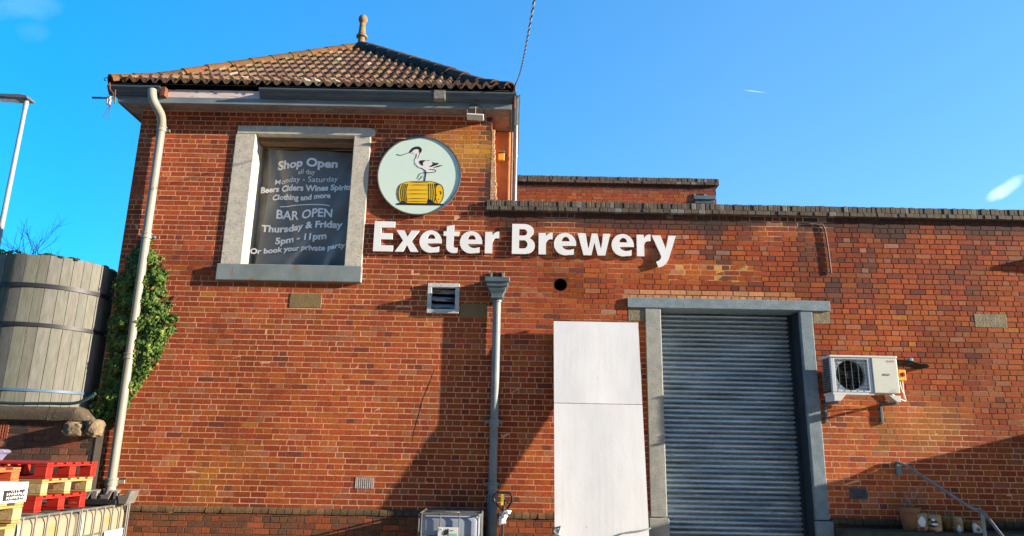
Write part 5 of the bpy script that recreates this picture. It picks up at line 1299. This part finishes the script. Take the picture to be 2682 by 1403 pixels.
# crumpled film on its top bar
def cloth(name, cx, cy, cz, sx_, sz_, m, seed, lab=None, cat=None, drape=.0, par=None):
    mb = MB(); n = 16
    for j in range(n + 1):
        for i in range(n + 1):
            u, v = i / n - .5, j / n - .5; q = Vector((u * 3 + seed, v * 3, seed)); k = 1 - 1.2 * (abs(u) ** 2 + abs(v) ** 2) * .8
            mb.v.append((cx + u * sx_ + .03 * noise.noise(q * 2), cy + .05 * noise.noise(q * 1.7 + Vector((5, 0, 0))) - drape * abs(u), cz + v * sz_ * k + .02 * noise.noise(q * 3)))
    for j in range(n):
        for i in range(n): a = j * (n + 1) + i; mb.f.append((a, a + 1, a + n + 2, a + n + 1)); mb.c.append(None); mb.sm.append(True)
    if par is not None: return part(name, mb, m, par, recalc=False)
    o = mb.build(name, m, recalc=False); tag(o, lab, cat); return o

# ------------------------------------------------------------------ pallets
def pallet(label, x0, x1, y0, y1, z0, h, wood, block, group):
    t = thing('pallet', label, 'pallet', group, loc=((x0 + x1) / 2, (y0 + y1) / 2, z0))
    bt_ = .018; bb = h - 3 * bt_
    rnd = random.Random(hash(label) & 255)
    for k in range(3):
        y = y0 + (y1 - y0 - .1) * k / 2; mb = MB(); mb.box(x0, x1, y, y + .1, z0, z0 + bt_); part('bottom_board', mb, M[wood], t, bevel=.003, seg=1)
    for i in range(3):
        for k in range(3):
            x = x0 + (x1 - x0 - .12) * i / 2 + .002; y = y0 + (y1 - y0 - .1) * k / 2 + .002; mb = MB(); mb.box(x, x + .116, y, y + .096, z0 + bt_ + .001, z0 + bt_ + bb); part('block', mb, M[block], t, bevel=.004, seg=1)
    for i in range(3):
        x = x0 + (x1 - x0 - .12) * i / 2; mb = MB(); mb.box(x, x + .12, y0, y1, z0 + bt_ + bb + .001, z0 + 2 * bt_ + bb); part('stringer', mb, M[wood], t, bevel=.003, seg=1)
    n = 6
    for k in range(n):
        y = y0 + (y1 - y0 - .095) * k / (n - 1); mb = MB(); mb.box(x0, x1, y, y + .095, z0 + 2 * bt_ + bb + .001 + rnd.uniform(0, .001), z0 + h + rnd.uniform(-.002, .001)); part('top_board', mb, M[wood], t, bevel=.003, seg=1)
    return t
XPn = -4.2; yp0, yp1 = -4.06, -3.235
pg = 'pallets stacked at the left of the yard'
zz = 1.052; hpal = .1425
pallet('bright red pallet lowest of three on the caged tank', XPn - 1.0 - .03, XPn - .03, yp0 + .0, yp1 - .02, zz, hpal, 'redwood', 'redwood', pg)
pallet('bare timber pallet sandwiched between two red pallets', XPn - 1.0, XPn, yp0, yp1, zz + hpal + .003, hpal, 'rawwood', 'chip', pg)
pallet('bright red pallet topmost of three on the caged tank', XPn - 1.0 + .01, XPn + .01, yp0 + .02, yp1 + .02, zz + 2 * hpal + .006, hpal, 'redwood', 'redwood', pg)
# near stack: bare pallets, a white carton and an orange pallet on it
NX = -3.5; NY1 = -5.375; NY0 = NY1 - 1.0
zc0 = 1.243
hN = .139; k = 0; z = zc0 - hN - .002
labs = ['bare timber pallet topmost of the near stack under the white carton', 'bare timber pallet second from top under the white carton']
while z > -.09:
    off = (0, -.03, .01, -.02, 0, .01, 0, .02)[k % 8]
    pallet(labs[k] if k < 2 else 'bare timber pallet low in the near stack below the frame', NX - 1.0 + off, NX + off, NY0, NY1, z, hN, 'rawwood', 'chip', pg)
    z -= hN + .002; k += 1
OX = -3.9; OY1 = PX(53, 1240, OX).y
zo = PX(53, 1223, OX).z; ho = (zo - zc0 - .006) / 2
pallet('plain pallet beneath the orange pallet behind the white carton', OX - 1.0, OX - .02, OY1 - 1.0, OY1 - .02, zc0 + .002, ho, 'rawwood', 'chip', pg)
pallet('worn orange pallet behind the white carton', OX - 1.0, OX, OY1 - 1.0, OY1, zc0 + ho + .005, ho, 'orangewood', 'orangewood', pg)
CXR = NX + .012; cz1 = PX(68, 1262, CXR).z
t = thing('carton', 'white carton with a black label resting on bare pallets', 'box', loc=(CXR - .15, NY1 - .3, zc0))
mb = MB(); mb.box(CXR - .30, CXR, NY1 - .62, NY1, zc0 + .002, cz1); part('body', mb, M['cardwhite'], t, bevel=.004)
def cy_at(px):      # where on the carton's long side (x = CXR) the photograph's pixel column falls
    d = ray(px, 1290); return CAM.y + d.y * (CXR / d.x)
ya_, yb_ = cy_at(9), cy_at(64); lz0, lz1 = zc0 + .018, zc0 + .018 + (cz1 - zc0) * .52
mb = MB(); mb.box(CXR + .0005, CXR + .002, ya_, yb_, lz0, lz1); o = part('label', mb, M['ink'], t)
mb = MB(); rnd = random.Random(14); lw = yb_ - ya_; lh = lz1 - lz0
for (f0_, f1_, zf, hf) in ((.35, .75, .84, .09), (.16, .94, .50, .24), (.16, .88, .14, .24)):
    y = ya_ + lw * f0_
    while y < ya_ + lw * f1_:
        w = rnd.uniform(.012, .022); z0 = lz0 + lh * zf; h = lh * hf
        mb.box(CXR + .0022, CXR + .0032, y, y + w * .42, z0, z0 + h)
        if hf > .1: mb.box(CXR + .0022, CXR + .0032, y + w * .42, y + w, z0 + h * rnd.choice((0, .4, .72)), z0 + h * rnd.choice((.28, .6, 1)))
        y += w + .008
part('label_print', mb, M['whitevinyl'], o)
SY = -5.02; fp = P(3, 1192, SY)
mb = MB(); pts = [(-.22, -.09), (-.02, -.05), (.01, .01), (.040, .03), (.030, .05), (-.0, .062), (-.03, .035), (-.22, .0)]
n = len(pts)
for dy, kx in ((-.02, 1), (.06, .8)): mb.v += [(fp.x + x * kx * .8, SY + dy + .02 * math.sin(x * 40), fp.z + z * .8) for x, z in pts]
mb.f.append(tuple(range(n))); mb.f.append(tuple(range(2 * n - 1, n - 1, -1)))
for k in range(n): mb.f.append((k, (k + 1) % n, n + (k + 1) % n, n + k))
mb.c = [None] * len(mb.f); mb.sm = [False] * len(mb.f)
mb.box(fp.x - .30, fp.x - .12, SY - .05, SY + .08, zo + .002, fp.z - .02)
o = mb.build('plastic_sack', M['plastic_film'], bevel=.012); tag(o, 'folded corner of lilac plastic sack on the orange pallet', 'sack')
# dark moulded tray with grey cleats on the second tank
t0 = P(262, 1314, -2.9); t1 = P(345, 1312, -2.7)
t = thing('plastic_skid', 'dark plastic skid with grey moulded feet lying on the labelled tank', 'plastic skid', loc=(XI - .2, -2.9, 1.05))
mb = MB(); mb.box(XI - .60, XI + .03, -2.98, -2.62, 1.053, 1.10); part('deck', mb, M['black'], t, bevel=.006)
M['footgrey'] = mat('pale_moulded_plastic', (.15, .14, .125), (.10, .092, .082), rough=.75, scale=9)
for (xx, w) in ((XI - .34, .17), (XI - .10, .12), (XI + .09, .13)):
    mb = MB(); zb_ = 1.06 if xx > XI else 1.102; mb.prism([(xx - w * .3, zb_), (xx + w * .3, zb_), (xx + w * .6, 1.19), (xx + w * .3, 1.195), (xx + w * .1, 1.145), (xx - w * .5, 1.145)], -2.96, -2.78); part('foot', mb, M['footgrey'], t, bevel=.006)
for (fa_, fb_) in ((-.25, -.19), (-.02, .02)):
    mb = MB(); mb.box(XI + fa_, XI + fb_, -2.955, -2.9, 1.102, 1.185); part('foot', mb, M['footgrey'], t, bevel=.006)

# ------------------------------------------------------------------ pallet truck
ty = -.62
def tp(px, py, dy=0): q = P(px, py, ty + dy); return Vector((q.x, ty + dy, q.z))
Z2 = lambda X, Y: (1080 + X / 8.05, 1260 + Y / 8.05)
t = thing('pallet_truck', 'hand pallet truck with dark loop handle parked at the iron downpipe', 'pallet truck', loc=(tp(1318, 1390).x, ty, -.1))
mb = MB(); lp = [(1930, 640), (1850, 560), (1760, 470), (1715, 380), (1730, 310), (1790, 245), (1930, 238), (2050, 250), (2095, 310), (2105, 400), (2060, 500), (1990, 600), (1930, 660)]
mb.tube(smooth_path([tp(*Z2(*q)) for q in lp], 5), .0165, 9); part('handle_loop', mb, M['truckpaint'], t)
mb = MB(); a = tp(*Z2(1935, 250)); b_ = tp(*Z2(1905, 900)); c_ = Vector((b_.x - .01, ty + .04, .25)); mb.tube([a, b_, c_], [.014, .021, .022], 10); part('tiller', mb, M['truckpaint'], t)
mb = MB(); l0 = tp(*Z2(1945, 400), -.01); l1 = tp(*Z2(2050, 480), -.02); mb.tube([l0, l1], .008, 7); part('release_lever', mb, M['truckpaint'], t)
mb = MB(); s0 = tp(*Z2(1865, 505), -.022); s1 = tp(*Z2(1925, 275), -.022); mb.box(s0.x, s1.x, ty - .026, ty - .022, s0.z, s1.z); mb2 = MB()
o = part('sticker', mb, M['stickeryellow'], t)
for k in range(3): z = s0.z + (s1.z - s0.z) * (.35 + .22 * k); mb2.box((s0.x + s1.x) / 2 - .007, (s0.x + s1.x) / 2 + .007, ty - .0275, ty - .0265, z, z + .014)
part('sticker_print', mb2, M['ink'], o)
mb = MB(); mb.lathe([(.0, .28), (.05, .27), (.055, .1), (.08, .08), (.08, .02), (0, .02)], c_.x, ty + .06, n=16); part('hydraulic_pump', mb, M['truckred'], t)
for s in (-1, 1):
    mb = MB(); mb.box(c_.x + s * .19 - .08, c_.x + s * .19 + .08, ty - 1.2, ty - .02, -.03, .03); part('fork', mb, M['truckred'], t, bevel=.01)
    mb = MB(); mb.tube([(c_.x + s * .07, ty + .07, 0), (c_.x + s * .13, ty + .07, 0)], .098, 16); part('wheel', mb, M['black'], t)
mb = MB(); mb.box(c_.x - .27, c_.x + .27, ty - .05, ty + .02, -.03, .28); part('bridge', mb, M['truckred'], t, bevel=.01)
# rag tied to the tiller
mb = MB(); rp = [(2000, 640, .022), (1960, 690, .05), (1915, 770, .055), (1900, 840, .06), (1905, 900, .045)]
pts = [tp(*Z2(x, y), -.02) for x, y, r in rp]; mb.tube(smooth_path(pts, 4), [rp[min(4, k // 4)][2] * .8 for k in range(17)], 14)
q = [tp(*Z2(x, y), -.03) for x, y in ((1960, 680), (2010, 650), (2060, 655), (2040, 690))]; mb.tube(q, [.03, .032, .02, .01], 10)
mb.v = [tuple(Vector(v) + Vector((noise.noise(Vector(v) * 34), noise.noise(Vector(v) * 34 + Vector((3, 0, 0))), noise.noise(Vector(v) * 34 + Vector((0, 7, 0))))) * .022) for v in mb.v]
o = mb.build('rag', M['rag']); tag(o, 'crumpled white rag tied round the pallet truck handle', 'rag')

# ------------------------------------------------------------------ landing, handrail, pots
lz = P(2480, 1388, -.3).z - .02
o = MB().box(DOOR[1] + .05, 9.5, -.46, -.052, -.1, lz).build('landing', M['landing'], bevel=.01); tag(o, 'dark mossy raised ledge along the foot of the wall right of the shutter', 'ledge')
ra = P(2350, 1211, -.06); rb = P(2571, 1338, -.62); rc = P(2622, 1400, -1.05); rd = P(2700, 1500, -1.6)
t = thing('handrail', 'grey tubular handrail sloping down from a wall plate beside the shutter', 'handrail', loc=(rb.x, -.62, -.1))
mb = MB(); mb.tube([(ra.x - .02, -.04, ra.z + .01), (ra.x + .05, -.09, ra.z - .02)] + smooth_path([(ra.x + .1, -.13, ra.z - .045), tuple(rb + Vector((-.12, .1, .062))), tuple(rb), tuple(rc), tuple(rd)], 6), .0205, 12); part('rail', mb, M['rail'], t)
mb = MB(); mb.box(ra.x - .005, ra.x + .065, -.05, -.003, ra.z - .19, ra.z + .01); part('wall_plate', mb, M['railgreen'], t, bevel=.006)
pz = P(2572, 1345, -.62); mb = MB(); mb.tube([(pz.x, -.62, rb.z - .01), (pz.x, -.62, -.1)], .024, 12); part('post', mb, M['railgreen'], t)
def potmesh(name, lab, cat, px, py_top, py_bot, halfw, Y, prof, m, grp=None):
    a = P(px, py_top, Y); b_ = P(px, py_bot, Y); r = P(px + halfw, py_bot, Y).x - P(px, py_bot, Y).x; h = a.z - lz
    t = thing(name, lab, cat, grp, loc=(a.x, Y, lz))
    mb = MB(); mb.lathe([(r * q, lz + .001 + h * w) for q, w in prof], a.x, Y, n=28); part('body', mb, M[m], t, sharp=40)
    return t, a.x, r, h
PF = [(0, 0), (.68, 0), (.70, .02), (.93, .76), (.93, .78), (1.06, .80), (1.08, 1), (.98, 1), (.96, .9), (0, .88)]
t, cx_, r_, h_ = potmesh('flower_pot', 'large terracotta flower pot holding a few dead stems', 'flower pot', 2380, 1328, 1389, 26, -.24, PF, 'terracotta')
mb = MB(); rnd = random.Random(2)
for k in range(5): twig(mb, Vector((cx_ + rnd.uniform(-.08, .08), -.24, lz + h_ * .9)), Vector((rnd.gauss(0, .25), rnd.gauss(0, .2), 1)).normalized(), rnd.uniform(.15, .32), .004, 1)
part('dead_stems', mb, M['twig'], t)
mb = MB(); mb.lathe([(r_ * .95, lz + h_ * .9), (0, lz + h_ * .92)], cx_, -.24, n=20); part('soil', mb, M['soil'], t)
JF = [(0, 0), (.85, 0), (.95, .05), (1.0, .2), (1.0, .34), (.95, .36), (1, .38), (1.0, .72), (.95, .745), (1, .77), (.97, .92), (.80, .98), (.74, 1.0), (.68, .98), (.64, .9), (0, .88)]
jg = 'painted ceramic jars along the ledge'
def blob(px, py, w, h, cx_, r_, Y, m, t, nm='painted_patch', drop=True, off=.004):
    """a painted patch wrapped on the jar's front"""
    a = P(px, py, Y - r_); w_ = w * .0054; h_ = h * .0054; mb = MB(); n = 14
    ring = []
    for k in range(n):
        th = 2 * math.pi * k / n; x = math.cos(th) * w_ / 2; z = math.sin(th) * h_ / 2
        if drop and z > 0: x *= (1 - (z / (h_ / 2)) ** 1.5 * .85)
        ring.append((a.x + x, a.z + z))
    def w3(x, z, o): dx = max(-.98, min(.98, (x - cx_) / r_)); return (cx_ + dx * (r_ + o), Y - math.sqrt(1 - dx * dx) * (r_ + o), z)
    i = 0; mb.v = [w3(a.x, a.z, off)] + [w3(x, z, off) for x, z in ring]
    for k in range(n): mb.f.append((0, 1 + k, 1 + (k + 1) % n)); mb.c.append(None); mb.sm.append(True)
    part(nm, mb, m, t)
J = [(2409, 1342, 18, 'jarcream', 'banded cream jar with a white drop beside the flower pot'), (2443, 1346, 19, 'jarcream', 'banded cream jar painted with a dark blue and white swirl'), (2482, 1354, 14, 'jar', 'plain brown glazed jar in the middle of the row'), (2505, 1352, 13, 'jarcream', 'slim banded jar right of the plain brown one'), (2536, 1362, 16, 'jar', 'brown jar behind the white drop painted one'), (2557, 1362, 13, 'jar', 'ochre jar with a large white drop next to the rail post')]
JI = []
for k, (px, py, hw, m, lab) in enumerate(J):
    yy = (-.30, -.34, -.2, -.31, -.17, -.36)[k]
    JI.append(potmesh('painted_jar', lab, 'jar', px, py, 1392, hw, yy, JF, m, jg) + (yy,))
M['navy'] = mat('navy_glaze', (.01, .014, .035), rough=.4)
t, cx_, r_, h_, yy = JI[0]; blob(2416, 1365, 16, 28, cx_, r_, yy, M['paintwhite'], t); blob(2417, 1384, 10, 9, cx_, r_, yy, M['red'], t, drop=False)
t, cx_, r_, h_, yy = JI[1]; blob(2445, 1370, 20, 22, cx_, r_, yy, M['navy'], t, drop=False); blob(2446, 1361, 8, 7, cx_, r_, yy, M['paintwhite'], t, off=.006); blob(2450, 1373, 13, 6, cx_, r_, yy, M['paintwhite'], t, drop=False, off=.006); blob(2447, 1392, 9, 9, cx_, r_, yy, M['red'], t, drop=False)
t, cx_, r_, h_, yy = JI[3]; blob(2513, 1385, 9, 22, cx_, r_, yy, M['paintwhite'], t)
t, cx_, r_, h_, yy = JI[5]; blob(2558, 1386, 24, 30, cx_, r_, yy, M['paintwhite'], t)
